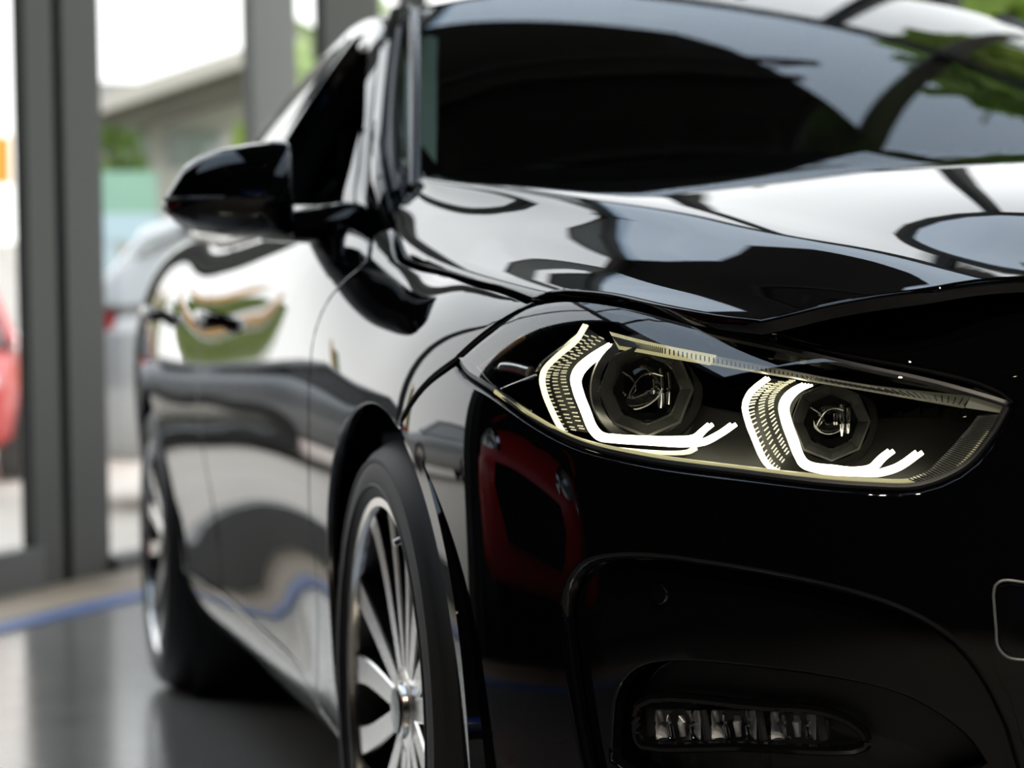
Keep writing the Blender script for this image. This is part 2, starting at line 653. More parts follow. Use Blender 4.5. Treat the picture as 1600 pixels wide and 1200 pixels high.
# side of the cabin
GB = [(-.775, .60, .925), (-.800, .85, .945), (-.812, 1.10, .955), (-.815, 1.5, .965), (-.815, 2.0, .982), (-.80, 2.5, 1.005), (-.765, 2.95, 1.03)]
GT = [(-.738, .68, .975), (-.668, 1.02, 1.165), (-.590, 1.38, 1.325), (-.565, 1.76, 1.372), (-.565, 2.2, 1.362), (-.585, 2.66, 1.29), (-.63, 3.05, 1.15)]
net = []
for b, u in zip(GB, GT):
    b, u = A(b), A(u)
    net.append([b * (1 - t) + u * t + A([-.018 * 4 * t * (1 - t), 0, 0]) for t in (0, .25, .5, .75, .92, 1.0)])
S4 = Surf(net)
k_ = S4.xyz(-.75, 1.5, 1.1)
if S4.nrm(k_[0], k_[1])[0] > 0:
    S4 = Surf(net, -1.)


def arch(cy, r_, a0, a1, n=24, S=S1, cz=.318):
    """run of points of the wheel arch on the body side, angles from the rearward axis over the top"""
    out = []
    for t in np.linspace(math.radians(a0), math.radians(a1), n):
        y, z = cy + r_ * math.cos(t), cz + r_ * math.sin(t)
        u, v = S.xyz(-.89, y, z)
        for _ in range(6):      # match y and z exactly
            p = S.ev(u, v)
            J = A([[S.du(u, v)[1], S.dv(u, v)[1]], [S.du(u, v)[2], S.dv(u, v)[2]]])
            st = np.linalg.solve(J + np.eye(2) * 1e-9, A([y - p[1], z - p[2]]))
            u, v = u + np.clip(st[0], -.3, .3), v + np.clip(st[1], -.3, .3)
        out.append((float(u), float(v)))
    return out


def yz(S, y, z, x=-.89):
    u, v = S.xyz(x, y, z)
    for _ in range(6):
        p = S.ev(u, v)
        J = A([[S.du(u, v)[1], S.dv(u, v)[1]], [S.du(u, v)[2], S.dv(u, v)[2]]])
        st = np.linalg.solve(J + np.eye(2) * 1e-9, A([y - p[1], z - p[2]]))
        u, v = u + np.clip(st[0], -.3, .3), v + np.clip(st[1], -.3, .3)
    return (float(u), float(v))


# lamp outline (seen in the photograph)
LAMP_TOP = P(714, 563, 770, 516, 835, 476, 885, 468, 950, 474, 1050, 497, 1200, 532, 1400, 580, 1530, 614, 1577, 629)
LAMP_BOT = P(1577, 629, 1548, 680, 1502, 730, 1435, 757, 1350, 757, 1150, 736, 1000, 716, 900, 692, 830, 656, 762, 606, 722, 578, 714, 563)
lamp_line = S1.line(LAMP_TOP, LAMP_BOT)

TIP = (712, 562)
ARF = (627, 627)       # where the bumper joint meets the wheel arch
ua = S1.px(*ARF)
pa = S1.ev(*ua)
a_join = math.degrees(math.atan2(pa[2] - .318, pa[1]))
RA = .352
# ---- front bumper, right half, later mirrored into one piece
c0 = S1.xyz(0, -.87, .795)
low = [(S1.xyz(0, -.84, .16)), S1.xyz(-.45, -.8, .165), S1.xyz(-.72, -.66, .17), S1.xyz(-.83, -.42, .168), yz(S1, -.318, .168)]
bump_out = S1.line(
    [tuple(q) for q in low],
    [yz(S1, -.318, .168)] + arch(0, RA, 205, a_join, 18)[0:] ,
    [arch(0, RA, 205, a_join, 18)[-1], ('p', 668, 596), ('p', 711, 564)],
    list(reversed(P(1580, 631, 1550, 683, 1503, 734, 1435, 761, 1350, 761, 1150, 740, 1000, 720, 900, 696, 828, 660, 759, 609, 719, 580, 711, 564))),
    list(reversed(P(1196, 510, 1240, 534, 1400, 573, 1530, 606, 1580, 631))),
    [('p', 1196, 510)] + P(1270, 487, 1350, 470, 1450, 455, 1600, 437) + [('x', -.3, -.842, .792), tuple(c0)],
    [tuple(c0), ('x', 0, -.88, .6), ('x', 0, -.87, .4), tuple(low[0])])

INTAKE = P(884, 1000, 880, 955, 890, 915, 915, 886, 990, 875, 1100, 887, 1250, 914, 1390, 953, 1475, 1000, 1530, 1065, 1568, 1140)
intake_out = S1.line(INTAKE, [('p', 1568, 1140), ('x', -.475, -.81, .30), ('x', -.47, -.80, .22)],
                     [('x', -.47, -.80, .22), ('x', -.6, -.75, .215), ('x', -.76, -.60, .23), ('x', -.79, -.56, .33), ('p', 884, 1000)])
bump = panel(S1, bump_out, [intake_out], step=.018, r=.006)
put('front_bumper', 'paint', car, bump, 'both')
# recessed lower insert, with the fog lamp pocket cut out of it
POCK = P(935, 1190, 945, 1090, 975, 1052, 1040, 1040, 1250, 1060, 1390, 1088, 1455, 1118, 1510, 1160, 1540, 1200)
pock_out = S1.line(POCK, [('p', 1540, 1200), ('p', 1400, 1240), ('p', 1000, 1230), ('p', 935, 1190)])
c_ = intake_out.mean(0)
ins_out = c_ + (intake_out - c_) * 1.03
ins = panel(S1, ins_out, [pock_out], step=.018, off=-.016)
for m in (0, 1):
    put('bumper_insert', 'piano', car, ins, m)
c_ = pock_out.mean(0)
for m in (0, 1):
    put('fog_lamp_pocket', 'plastic', car, panel(S1, c_ + (pock_out - c_) * 1.05, [], step=.02, off=-.055), m)

# ---- front fender
door_front = P(580, 372, 572, 410, 542, 436, 510, 474, 490, 528, 483, 600, 483, 700, 484, 800, 492, 872) + [yz(S1, .62, .235)]
hood_side = P(835, 474, 790, 456, 735, 441, 690, 427, 645, 416, 625, 406, 616, 384, 616, 356)
fen_arch = arch(0, RA, -14, a_join, 26)
fend_out = S1.line(
    [('p', 712, 562), ('p', 768, 513), ('p', 835, 474)],
    hood_side,
    [hood_side[-1], ('p', 598, 360), ('p', 580, 372)],
    door_front,
    [door_front[-1], yz(S1, .45, .225), fen_arch[0]],
    fen_arch,
    [fen_arch[-1], ('p', 668, 596), ('p', 712, 562)])
fen = panel(S1, fend_out, [], step=.018)
for m in (0, 1):
    put('fender', 'paint', car, fen, m)

# ---- doors and rear quarter
BY = 1.72
dtop = [yz(S1, y, z) for y, z in ((BY, .958), (1.4, .953), (1.1, .947), (.85, .937))]
d1 = S1.line(list(reversed(door_front)), [('p', 580, 372)] + list(reversed(dtop)),
             [dtop[0], yz(S1, BY, .7), yz(S1, BY - .01, .45), yz(S1, BY - .02, .30)],
             [yz(S1, BY - .02, .30), yz(S1, 1.2, .285), yz(S1, .75, .27), door_front[-1]])
HND = [yz(S1, 1.47, .775)]
put_door = panel(S1, d1, [], step=.025)
rearch = arch(2.67, RA + .003, 8, 190, 30)
y2 = 2.60
d2 = S1.line([yz(S1, BY, .958), yz(S1, 2.1, .97), yz(S1, 2.62, .992)],
             [yz(S1, 2.62, .992), yz(S1, 2.60, .85), yz(S1, 2.50, .685), yz(S1, 2.36, .55), yz(S1, 2.30, .42), yz(S1, 2.27, .30)],
             [yz(S1, 2.27, .30), yz(S1, 2.0, .297), yz(S1, BY, .30)],
             [yz(S1, BY, .30), yz(S1, BY, .45), yz(S1, BY, .7), yz(S1, BY, .958)])
rear_door = panel(S1, d2, [], step=.03)
ra = [q for q in arch(2.67, RA + .003, 0, 152, 26)]
q2 = S1.line([yz(S1, 2.62, .992), yz(S1, 3.0, 1.01), (23.9, 9.3)],
             [(23.9, 9.3), (23.9, 5.), (23.9, 1.)],
             [(23.9, 1.), yz(S1, 3.2, .25), yz(S1, 3.04, .28), ra[0]],
             ra,
             [ra[-1], yz(S1, 2.42, .60), yz(S1, 2.50, .685), yz(S1, 2.60, .85), yz(S1, 2.62, .992)])
quarter = panel(S1, q2, [], step=.04)
sill_o = S1.line([door_front[-1], yz(S1, .75, .268), yz(S1, 1.2, .283), yz(S1, BY, .297), yz(S1, 2.0, .295), yz(S1, 2.27, .298)],
                 [yz(S1, 2.27, .298), yz(S1, 2.285, .36)] , [yz(S1, 2.285, .36), yz(S1, 2.315, .32), yz(S1, 2.33, .24), yz(S1, 2.31, .205)],
                 [yz(S1, 2.31, .205), yz(S1, 2.0, .185), yz(S1, 1.2, .185), yz(S1, .6, .185), yz(S1, .40, .205)],
                 [yz(S1, .40, .205), yz(S1, .45, .224), door_front[-1]])
sill = panel(S1, sill_o, [], step=.03)
DOORS = []
for m in (0, 1):
    DOORS.append((put('door', 'paint', car, put_door, m), put('door', 'paint', car, rear_door, m)))
    put('rear_quarter', 'paint', car, quarter, m)
    put('side_sill', 'paint', car, sill, m)

# ---- bonnet
hood_half = S2.line(
    [('x', 0, .42, .99), ('x', -.25, .45, .985), ('x', -.5, .52, .98), ('p', 655, 279)],
    P(655, 279, 645, 284, 632, 307, 620, 330, 617, 356, 617, 384, 626, 405, 646, 414, 690, 425, 735, 438, 790, 453, 832, 470),
    P(832, 470, 855, 460, 880, 455, 920, 456, 960, 461, 1050, 481, 1130, 495, 1186, 501),
    [('p', 1186, 501)] + P(1270, 482, 1350, 466, 1450, 451, 1600, 433) + [('x', -.3, -.842, .785), ('x', 0, -.86, .77)])
mir = S2.nv - 1 - hood_half[::-1][1:-1, 1] if False else None
h2 = hood_half.copy()
nvm = (S2.nv - 1) / 2
h2 = h2[::-1].copy()
h2[:, 1] = 2 * nvm - h2[:, 1]
hood_out = np.vstack([hood_half, h2[1:-1]])
put('bonnet', 'paint', car, panel(S2, hood_out, [], step=.018))
# ------------------------------------------------------------------ glass, pillars, roof
def at_y(*a):
    """3D points from a flat list px, py, y"""
    return A([at(a[i], a[i + 1], 'y', a[i + 2]) for i in range(0, len(a), 3)])


def ty(py):
    """depth of the windscreen pillar at an image height"""
    return np.interp(py, [0, 10, 100, 200, 278, 330, 400], [1.37, 1.34, 1.10, .84, .64, .60, .57])


ws_o = S3.line([('p', 655, 272), ('p', 655, 200), ('p', 653, 100), ('p', 649, 14)],
               [('p', 649, 14), (5.0, .6), (5.0, 1.5), (5, 3.0)],
               [(5, 3.0), (3., 3.0), (1., 3.0)],
               [(1., 3.0), (.9, 2.0), (.85, 1.0), ('p', 655, 272)])
mc = (S3.nv - 1) / 2
half = ws_o
lft = []
V, N, F = panel(S3, S3.line([(5.0, .12), (5.0, 1.5), (5.0, 3.0), (5.0, 4.5), (5.0, 5.88)], [(5.0, 5.88), (3, 5.9), (.8, 5.9)],
                            [(.8, 5.9), (.8, 4.5), (.8, 3), (.8, 1.5), (.8, .1)], [(.8, .1), (3, .1), (5.0, .12)]), [], step=.035, depth=.005, gap=0)
windscreen = link('windscreen', V, F, 'wind', car, N)

# moulding along the screen edge and the pillar, right half and its mirror image
for m in (0, 1):
    e = [S3.ev(v, .08 if m == 0 else 5.92) for v in np.linspace(.6, 5.05, 40)]
    MB().tube(np.array(e), .0095, 10, up=(0, -.5, .8)).link('screen_moulding', pbr('screen_moulding_grey', (.10, .10, .105), .25), car)


def strip(rows, n=10, m=24):
    """smooth sheet through a list of polylines"""
    R_ = [cr(r_, 12) for r_ in rows]
    R_ = [r_[np.round(np.linspace(0, len(r_) - 1, m)).astype(int)] for r_ in R_]
    G = A(R_)
    out = A([cr(G[:, j], n) for j in range(m)])
    return out


def pil(*a, dy=0.):
    return A([at(a[i], a[i + 1], 'y', ty(a[i + 1]) + dy) for i in range(0, len(a), 2)])


# painted pillar skin between the door frame and the screen
L0 = pil(584, 366, 582, 330, 580, 268, 582, 200, 588, 125, 597, 60, 612, 12, dy=.05)
L1 = pil(600, 362, 592, 320, 586, 262, 589, 195, 597, 115, 606, 55, 622, 10, dy=.018)
L2 = pil(616, 354, 606, 312, 600, 262, 599, 195, 605, 115, 614, 55, 630, 8, dy=.0)
L3 = pil(619, 330, 613, 300, 609, 262, 607, 195, 612, 115, 619, 55, 634, 6, dy=.008)
pl = strip([L0, L1, L2, L3])
M0 = pil(619, 328, 613, 300, 610, 262, 608, 195, 613, 115, 620, 55, 634, 6, dy=.012)
M1_ = pil(634, 318, 626, 285, 620, 255, 618, 195, 622, 115, 627, 55, 638, 6, dy=-.004)
M2_ = pil(641, 292, 640, 270, 636, 250, 634, 195, 634, 115, 636, 55, 642, 6, dy=.016)
M3_ = pil(650, 287, 651, 262, 650, 240, 650, 190, 649, 112, 648, 55, 648, 6, dy=.03)
pt = strip([M0, M1_, M2_, M3_])
for m in (0, 1):
    MB().grid(pl).link('windscreen_pillar', 'paint', car, mirror=bool(m), angle=80)
    MB().grid(pt).link('pillar_trim', 'piano', car, mirror=bool(m), angle=80)
    b = pil(620, 300, 613, 262, 612, 195, 617, 115, 625, 45, dy=.0)
    MB().tube(cr(b, 8), .006, 8).link('pillar_seal', 'seal', car, mirror=bool(m))

# side window openings and frames on the cabin side
fw = S4.line(P(572, 68, 569, 130, 565, 200, 555, 318), [('p', 555, 318), ('x', -.80, .9, .965), ('x', -.81, 1.2, .985), ('x', -.81, 1.68, 1.0)],
             [('x', -.81, 1.68, 1.0), ('x', -.70, 1.66, 1.2), ('x', -.62, 1.62, 1.318)], [('x', -.62, 1.62, 1.318), ('x', -.625, 1.5, 1.31), ('p', 556, 78), ('p', 572, 68)])
rw = S4.line([('x', -.81, 1.78, 1.01), ('x', -.70, 1.76, 1.2), ('x', -.615, 1.72, 1.325)], [('x', -.615, 1.72, 1.325), ('x', -.61, 2.1, 1.32), ('x', -.63, 2.5, 1.26), ('x', -.70, 2.78, 1.13)],
             [('x', -.70, 2.78, 1.13), ('x', -.80, 2.6, 1.035), ('x', -.815, 2.2, 1.02), ('x', -.81, 1.78, 1.01)])
frame_o = S4.line(P(584, 362, 582, 330, 580, 268, 582, 200, 588, 125, 597, 62), [('p', 597, 62), ('x', -.575, 1.5, 1.35), (3.0, 4.9), (4.0, 4.9), (5.0, 4.9), (5.95, 4.9)],
                  [(5.95, 4.9), (5.95, 2.5), (5.95, .05)], [(5.95, .05), (5., .05), (4., .05), (3., .05), (2., .05), (1., .05), ('p', 576, 352)], [('p', 576, 352), ('p', 584, 362)])
fr = panel(S4, frame_o, [fw, rw], step=.022, depth=.03)
fgl = panel(S4, fw, [], step=.04, gap=-.006, off=-.012, depth=.004)
rgl = panel(S4, rw, [], step=.04, gap=-.006, off=-.012, depth=.004)
for m in (0, 1):
    put('window_frame', 'paint', car, fr, m)
    if m:      # the near front window is rolled down
        put('side_window', 'sidegl', DOORS[m][0], fgl, m)
    put('side_window', 'sidegl', DOORS[m][1], rgl, m)
    bl = [S1.ev(*yz(S1, y, z)) + A([-.004, 0, .004]) for y, z in ((.88, .944), (1.1, .955), (1.4, .962), (1.7, .966), (2.1, .978), (2.6, 1.0))]
    MB().tube(cr(bl, 8), .007, 8, sx=.7, sy=1.2).link('belt_moulding', 'piano', car, mirror=bool(m))
    # door handles, rear one and front one
    for (yh, zh), D in zip(((1.50, .80), (2.44, .83)), DOORS[m]):
        pts, c0_ = [], S1.ev(*yz(S1, yh, zh))
        for t in np.linspace(-1, 1, 15):
            q = S1.ev(*yz(S1, yh + .105 * t, zh + .008 * t))
            pts.append(q + A([-.036 * (1 - abs(t)**4) + .004, 0, 0]))
        MB().tube(A(pts), [.006 + .008 * (1 - abs(t)**3) for t in np.linspace(-1, 1, 15)], 10, sx=.75, sy=1.25).link('handle', 'paint', D, mirror=bool(m))

# roof and tail glass
rows = [[A(p) for p in WT] + [A(p) * A([-1, 1, 1]) for p in reversed(WT[:-1])]]
for (x, y, z), zc in zip(GT[3:], (1.408, 1.398, 1.335, 1.20)):
    half = [(x, y, z), (x * .82, y, z + (zc - z) * .62), (x * .45, y, z + (zc - z) * .93), (0, y, zc)]
    rows.append([A(p) for p in half] + [A(p) * A([-1, 1, 1]) for p in reversed(half[:-1])])
S5 = Surf(rows)
if S5.nrm(2., 3.)[2] < 0:
    S5 = Surf(rows, -1.)
V, N, F = panel(S5, S5.line([(0, 0), (0, 3), (0, 6)], [(0, 6), (1, 6), (2.3, 6)], [(2.3, 6), (2.3, 3), (2.3, 0)], [(2.3, 0), (1, 0), (0, 0)]), [], step=.04, depth=.02)
link('roof', V, F, 'paint', car, N)
V, N, F = panel(S5, S5.line([(2.31, .1), (2.31, 3), (2.31, 5.9)], [(2.31, 5.9), (4, 5.9)], [(4, 5.9), (4, 3), (4, .1)], [(4, .1), (2.31, .1)]), [], step=.05, depth=.006)
link('tail_window', V, F, 'sidegl', car, N)
dk = [[(x, y, z) for x in (-.72, -.4, 0, .4, .72)] for y, z in ((3.02, 1.14), (3.1, 1.12), (3.35, 1.09), (3.56, 1.06))]
MB().grid(dk).link('boot_lid', 'paint', car)

# ------------------------------------------------------------------ underneath and inside
MB().box((0, 1.35, .235), (1.56, 4.2, .05)).link('floor_pan', 'plastic', car)
b = MB()
b.box((0, .05, .50), (1.02, 1.1, .46))
b.link('engine_bay_light_block', 'plastic', car)  # unseen box added to block light inside the engine bay
MB().box((0, -.52, .45), (1.1, .1, .5)).link('radiator', 'plastic', car)
MB().box((0, .55, .66), (1.40, .06, .60)).link('bulkhead', 'cabin', car)
for m in (0, 1):
    for cy_ in (0, 2.67):
        b = MB().lathe([(.372, .0), (.372, .32), (.02, .32)], (-.835, cy_, .318), (1, 0, 0), 40, -.25, math.pi + .25)
        b.link('wheel_arch_liner', 'plastic', car, mirror=bool(m))
    # inner panels that close the body behind its skin
    MB().box((-.80, 1.35, .45), (.02, 1.75, .46)).link('inner_sill', 'cabin', car, mirror=bool(m))
    pz = [S1.ev(*S1.px(x, y)) + A([.02, .012, -.030]) for x, y in ((838, 478), (790, 458), (735, 443), (690, 429), (645, 418), (628, 408), (620, 390))]
    qz = [p + A([.14, .02, -.06]) for p in pz]
    MB().grid([cr(pz, 6), cr(qz, 6)]).link('wing_channel', 'plastic', car, mirror=bool(m))
# cabin
d_ = [[(x, y, z + .02 * (1 - (x / .7)**2)) for x in np.linspace(-.70, .70, 15)] for y, z in ((.60, .93), (.8, .955), (1.0, .965), (1.08, .945), (1.12, .86), (1.10, .6))]
MB().grid(d_).link('dashboard', 'cabin', car)
sw = MB()
sc_, sa = A([-.36, 1.22, .86]), A([0, .90, .42])
u_ = A([1., 0, 0])
w_ = np.cross(sa / np.linalg.norm(sa), u_)
sw.tube([sc_ + .18 * (u_ * math.cos(t) + w_ * math.sin(t)) for t in np.linspace(0, 2 * math.pi, 40)], .016, 8, caps=False)
for t in (0, math.pi, -math.pi / 2):
    sw.tube([sc_, sc_ + .18 * (u_ * math.cos(t) + w_ * math.sin(t))], .018, 8)
sw.lathe([(.0, -.03), (.06, -.025), (.065, .02)], sc_, sa, 20)
sw.link('steering_wheel', 'cabin', car)
for x in (-.37, .37):
    b = MB().box((x, 1.95, .50), (.5, .52, .22), bev=.06)
    ax = A([[1, 0, 0], [0, math.cos(.35), math.sin(.35)], [0, -math.sin(.35), math.cos(.35)]])
    b.box((x, 2.26, .80), (.48, .14, .62), ax, bev=.06)
    b.link('front_seat', 'seat', car)
    MB().box((x, 2.38, 1.17), (.26, .10, .18), ax, bev=.04).link('headrest', 'seat', car)
MB().prism([(x, 2.90, z) for x, z in ((-.70, .6), (.70, .6), (.66, 1.10), (.60, 1.19), (0, 1.245), (-.60, 1.19), (-.66, 1.10))], (0, .03, 0)).link('rear_light_block', 'cabin', car, smooth=False)  # added dark sheet, blocks the daylight showing through the tail window
pc = [[at(x, y, 'y', ty(y) + .05) for x, y in r_] for r_ in (((657, 62), (662, 58), (672, 56), (684, 60)), ((656, 100), (663, 100), (673, 100), (682, 100)), ((656, 150), (664, 150), (674, 150), (682, 150)), ((656, 200), (664, 202), (674, 204), (682, 206)), ((658, 226), (666, 236), (674, 246), (681, 256)))]
pcm = strip(pc)
for m in (0, 1):
    MB().grid(pcm).link('pillar_cover', pbr('pillar_fabric', (.78, .82, .76), .8), car, mirror=bool(m), angle=80)
b = MB().box((0, 2.80, .72), (1.25, .16, .62), bev=.05)
b.link('rear_bench', 'seat', car)
MB().grid([[(x, y, z) for x in (-.57, -.3, 0, .3, .57)] for y, z in ((1.42, 1.31), (1.75, 1.335), (2.2, 1.325), (2.6, 1.255), (2.9, 1.19))]).link('headlining', 'cabin', car)
for m in (0, 1):
    MB().tube(cr([(-.75, 1.74, .5), (-.74, 1.74, .98), (-.655, 1.72, 1.18), (-.57, 1.70, 1.30)], 8), .035, 8, sx=.6, sy=1.2).link('centre_pillar', 'cabin', car, mirror=bool(m))
rm = MB().box((0, 1.24, 1.27), (.25, .03, .07), bev=.012)
rm.tube([(0, 1.24, 1.29), (0, 1.22, 1.35)], .012, 8)
rm.link('rear_view_mirror', 'cabin', car)

# ------------------------------------------------------------------ door mirror
cols = [(253, 314, 331), (257, 300, 338), (265, 284, 346), (280, 259, 354), (300, 246, 360), (340, 233, 366), (380, 226, 370), (415, 222, 372), (437, 221, 374), (444, 226, 374), (448, 240, 372)]
secs, seam, low_ = [], [], []
for k, (px, yt, yb) in enumerate(cols):
    yc = .70
    a, b = at(px, yt, 'y', .69), at(px, yb, 'y', .67)
    zt, zb = a[2], b[2]
    x = (a[0] + b[0]) / 2
    hd = [.015, .035, .05, .07, .082, .092, .096, .098, .096, .09, .075][k]
    ring = []
    zc, hh = (zt + zb) / 2, (zt - zb) / 2
    for i in range(32):
        t = 2 * math.pi * i / 32
        c, s_ = math.cos(t), math.sin(t)
        ex = .62
        yy = yc - hd * np.sign(c) * abs(c)**ex * (1.0 if c > 0 else .55)
        zz = zc + hh * np.sign(s_) * abs(s_)**(.78 if s_ > 0 else .6)
        ring.append((x + .02 * (1 - c) * .5, yy, zz))
    secs.append(ring)
    sp_ = at(px, 312 - k * .6, 'y', yc - hd)
    seam.append((x, yc - hd - .0005, sp_[2]))
ARM = []
for px, yt, yb in ((420, 330, 373), (455, 328, 376), (500, 321, 379), (540, 313, 381), (560, 312, 384), (575, 314, 388)):
    yy = .70 if px < 545 else .72
    a, b = at(px, yt, 'y', yy - .04), at(px, yb, 'y', yy - .04)
    ring = []
    for i in range(20):
        t = 2 * math.pi * i / 20
        c, s_ = math.cos(t), math.sin(t)
        ring.append(((a[0] + b[0]) / 2, yy - .055 * np.sign(c) * abs(c)**.7, (a[2] + b[2]) / 2 + (a[2] - b[2]) / 2 * np.sign(s_) * abs(s_)**.7))
    ARM.append(ring)
for m in (0, 1):
    mk = MB().grid(secs, closed_v=True).add(secs[0], [tuple(range(32))]).add(secs[-1], [tuple(range(32))]).link('mirror_housing', 'paint', car, mirror=bool(m), angle=60)
    MB().tube(cr(seam[1:6], 6), .0035, 6).link('mirror_seam', 'seal', mk, mirror=bool(m))
    MB().grid(ARM, closed_v=True).link('mirror_arm', 'piano', mk, mirror=bool(m), angle=60)
    qt = S4.line(P(557, 320, 546, 322, 536, 324), P(536, 324, 548, 268, 562, 212, 567, 200), P(567, 200, 562, 260, 557, 320))
    put('quarter_trim', 'paint', DOORS[m][0], panel(S4, qt, [], step=.02, gap=0, off=.003, depth=.01), m)

# ------------------------------------------------------------------ wheels
SPOKES = [-17, 5, 32, 67, 93, 113, 133, 153, 174, 196, 222, 248, 276, 308]
THIN = {93, 113}


def wheel(cy_, m, rot=0.):
    s_ = 1 if m else -1
    w = empty('wheel', (0, 0, 0), parent=car)
    c = A([-.885, cy_, .318])

    def fin(b, name, mat, angle=35, par=w):
        return b.link(name, mat, par, mirror=bool(m), angle=angle)
    ax = (-1, 0, 0)       # outwards
    tp = [(.236, -.20), (.25, -.205), (.29, -.205), (.309, -.19), (.3165, -.165), (.318, -.15), (.318, -.125), (.314, -.12), (.314, -.115), (.318, -.11), (.318, -.08), (.314, -.075), (.314, -.07),
          (.318, -.065), (.3165, -.04), (.311, -.018), (.300, -.002), (.292, .004), (.2905, .0065), (.287, .0065), (.2855, .005), (.272, .008), (.262, .0075), (.2605, .0095), (.2585, .0095), (.257, .006), (.248, .002), (.243, -.006), (.236, -.012)]
    fin(MB().lathe(tp, c, ax, 96), 'tyre', 'rubber', 30)
    fin(MB().lathe([(.232, -.19), (.226, -.12), (.222, -.06), (.226, -.03), (.232, -.015), (.2335, -.006)], c, ax, 96), 'rim_barrel', 'alloydark', 30)
    fin(MB().lathe([(.2325, -.012), (.2340, -.003), (.2360, .0010), (.2455, .0015), (.2470, -.002), (.246, -.014), (.236, -.02)], c, ax, 96), 'rim', 'alloy', 30)
    sp = MB()
    for k, a in enumerate(SPOKES):
        th = math.radians(a + rot)
        thick = .70 if a in THIN else 1.12
        pts = []
        for t, r_ in zip(np.linspace(0, 1, 7), (.045, .075, .11, .15, .185, .212, .234)):
            sw_ = math.radians(1.6) * math.sin(math.pi * t) * (1 if k % 2 else -1)
            ins_ = -.022 + .016 * t**1.3
            wd = (.0115 + .0060 * t) * thick
            pts.append((r_, th + sw_, ins_, wd, .030 - .008 * t))
        V = []
        for r_, t_, h, wd, dp in pts:
            rad = A([0, math.cos(t_), math.sin(t_)])
            tan = A([0, -math.sin(t_), math.cos(t_)])
            o = c + A([-1, 0, 0]) * h + rad * r_
            V += [o - tan * wd + A([.0025, 0, 0]), o - tan * (wd - .0022), o + tan * (wd - .0022), o + tan * wd + A([.0025, 0, 0]), o + tan * wd * .7 + A([dp, 0, 0]), o - tan * wd * .7 + A([dp, 0, 0])]
        q = []
        for i in range(6):
            for j in range(6):
                q.append((i * 6 + j, i * 6 + (j + 1) % 6, i * 6 + 6 + (j + 1) % 6, i * 6 + 6 + j))
        q.append((0, 1, 2, 3, 4, 5))
        sub = MB().add(V, q)
        so = fin(sub, 'spoke', 'alloydark', 25)
        so.data.materials.append(MT['alloy'])
        for pl_ in so.data.polygons:
            if pl_.index < 36 and pl_.index % 6 in (0, 1, 2):
                pl_.material_index = 1
    fin(MB().lathe([(.0, -.012), (.026, -.0125), (.0325, -.015), (.034, -.02), (.05, -.022), (.062, -.03), (.066, -.06)], c, ax, 40), 'hub', 'alloy', 30)
    fin(MB().lathe([(.0, -.010), (.026, -.0108), (.0285, -.0135)], c, ax, 32), 'hub_cap', 'piano', 30)
    fin(MB().lathe([(.06, -.10), (.15, -.10), (.155, -.105), (.155, -.125), (.06, -.125)], c, ax, 48), 'brake_disc', 'disc', 30)
    cal = MB()
    G = []
    for t in np.linspace(math.radians(120), math.radians(190), 9):
        d = A([0, math.cos(t), math.sin(t)])
        G.append([c + d * r_ + A([-h, 0, 0]) for r_, h in ((.11, -.07), (.165, -.068), (.172, -.08), (.172, -.15), (.11, -.15))])
    fin(cal.grid(G, closed_v=True), 'brake_caliper', 'alloydark', 30)
    fin(MB().lathe([(.0, -.16), (.22, -.16), (.225, -.15)], c, ax, 40), 'wheel_back', 'plastic', 30)
    fin(MB().tube([c + A([.004, -.10, .205]), c + A([-.006, -.10, .200])], .004, 8), 'valve', 'chrome')
    return w


for m in (0, 1):
    wheel(0., m)
    wheel(2.67, m, 12.)

# flange of the front wheel opening, facing sideways
G = []
for t in np.linspace(math.radians(209), math.radians(a_join + 4), 44):
    k = np.clip((t - math.radians(a_join + 4)) / math.radians(60), 0, 1)
    row = []
    for r_, dx in ((.345, .014), (.346, .001), (.348, -.0012), (.360, -.0012), (.374, -.001), (.376, .004), (.377, .03)):
        y, z = r_ * math.cos(t), .318 + r_ * math.sin(t)
        q = S1.ev(*yz(S1, y, z))
        q0 = S1.ev(*yz(S1, .352 * math.cos(t), .318 + .352 * math.sin(t)))
        xf = .5 * q0[0] - .5 * .8795 - .001
        row.append((q[0] + dx * .3 if dx > .003 and r_ > .36 else xf + dx, y, z))
    G.append(row)
for m in (0, 1):
    MB().grid(G).link('wheel_arch_flange', 'paint', car, mirror=bool(m), angle=22)

# ------------------------------------------------------------------ headlights
def L(px, py, d):
    """a point seen at a pixel, a distance d behind the lens"""
    p = S1.ev(*S1.px(px, py))
    z = (p - CAM) @ _F
    return CAM + ray(px, py) * (z + d)


def LP(a, d, n=6, smooth=True):
    pts = A([L(a[i], a[i + 1], d) for i in range(0, len(a), 2)])
    return cr(pts, n) if smooth else pts


def both(fn):
    for m in (0, 1):
        fn(m)


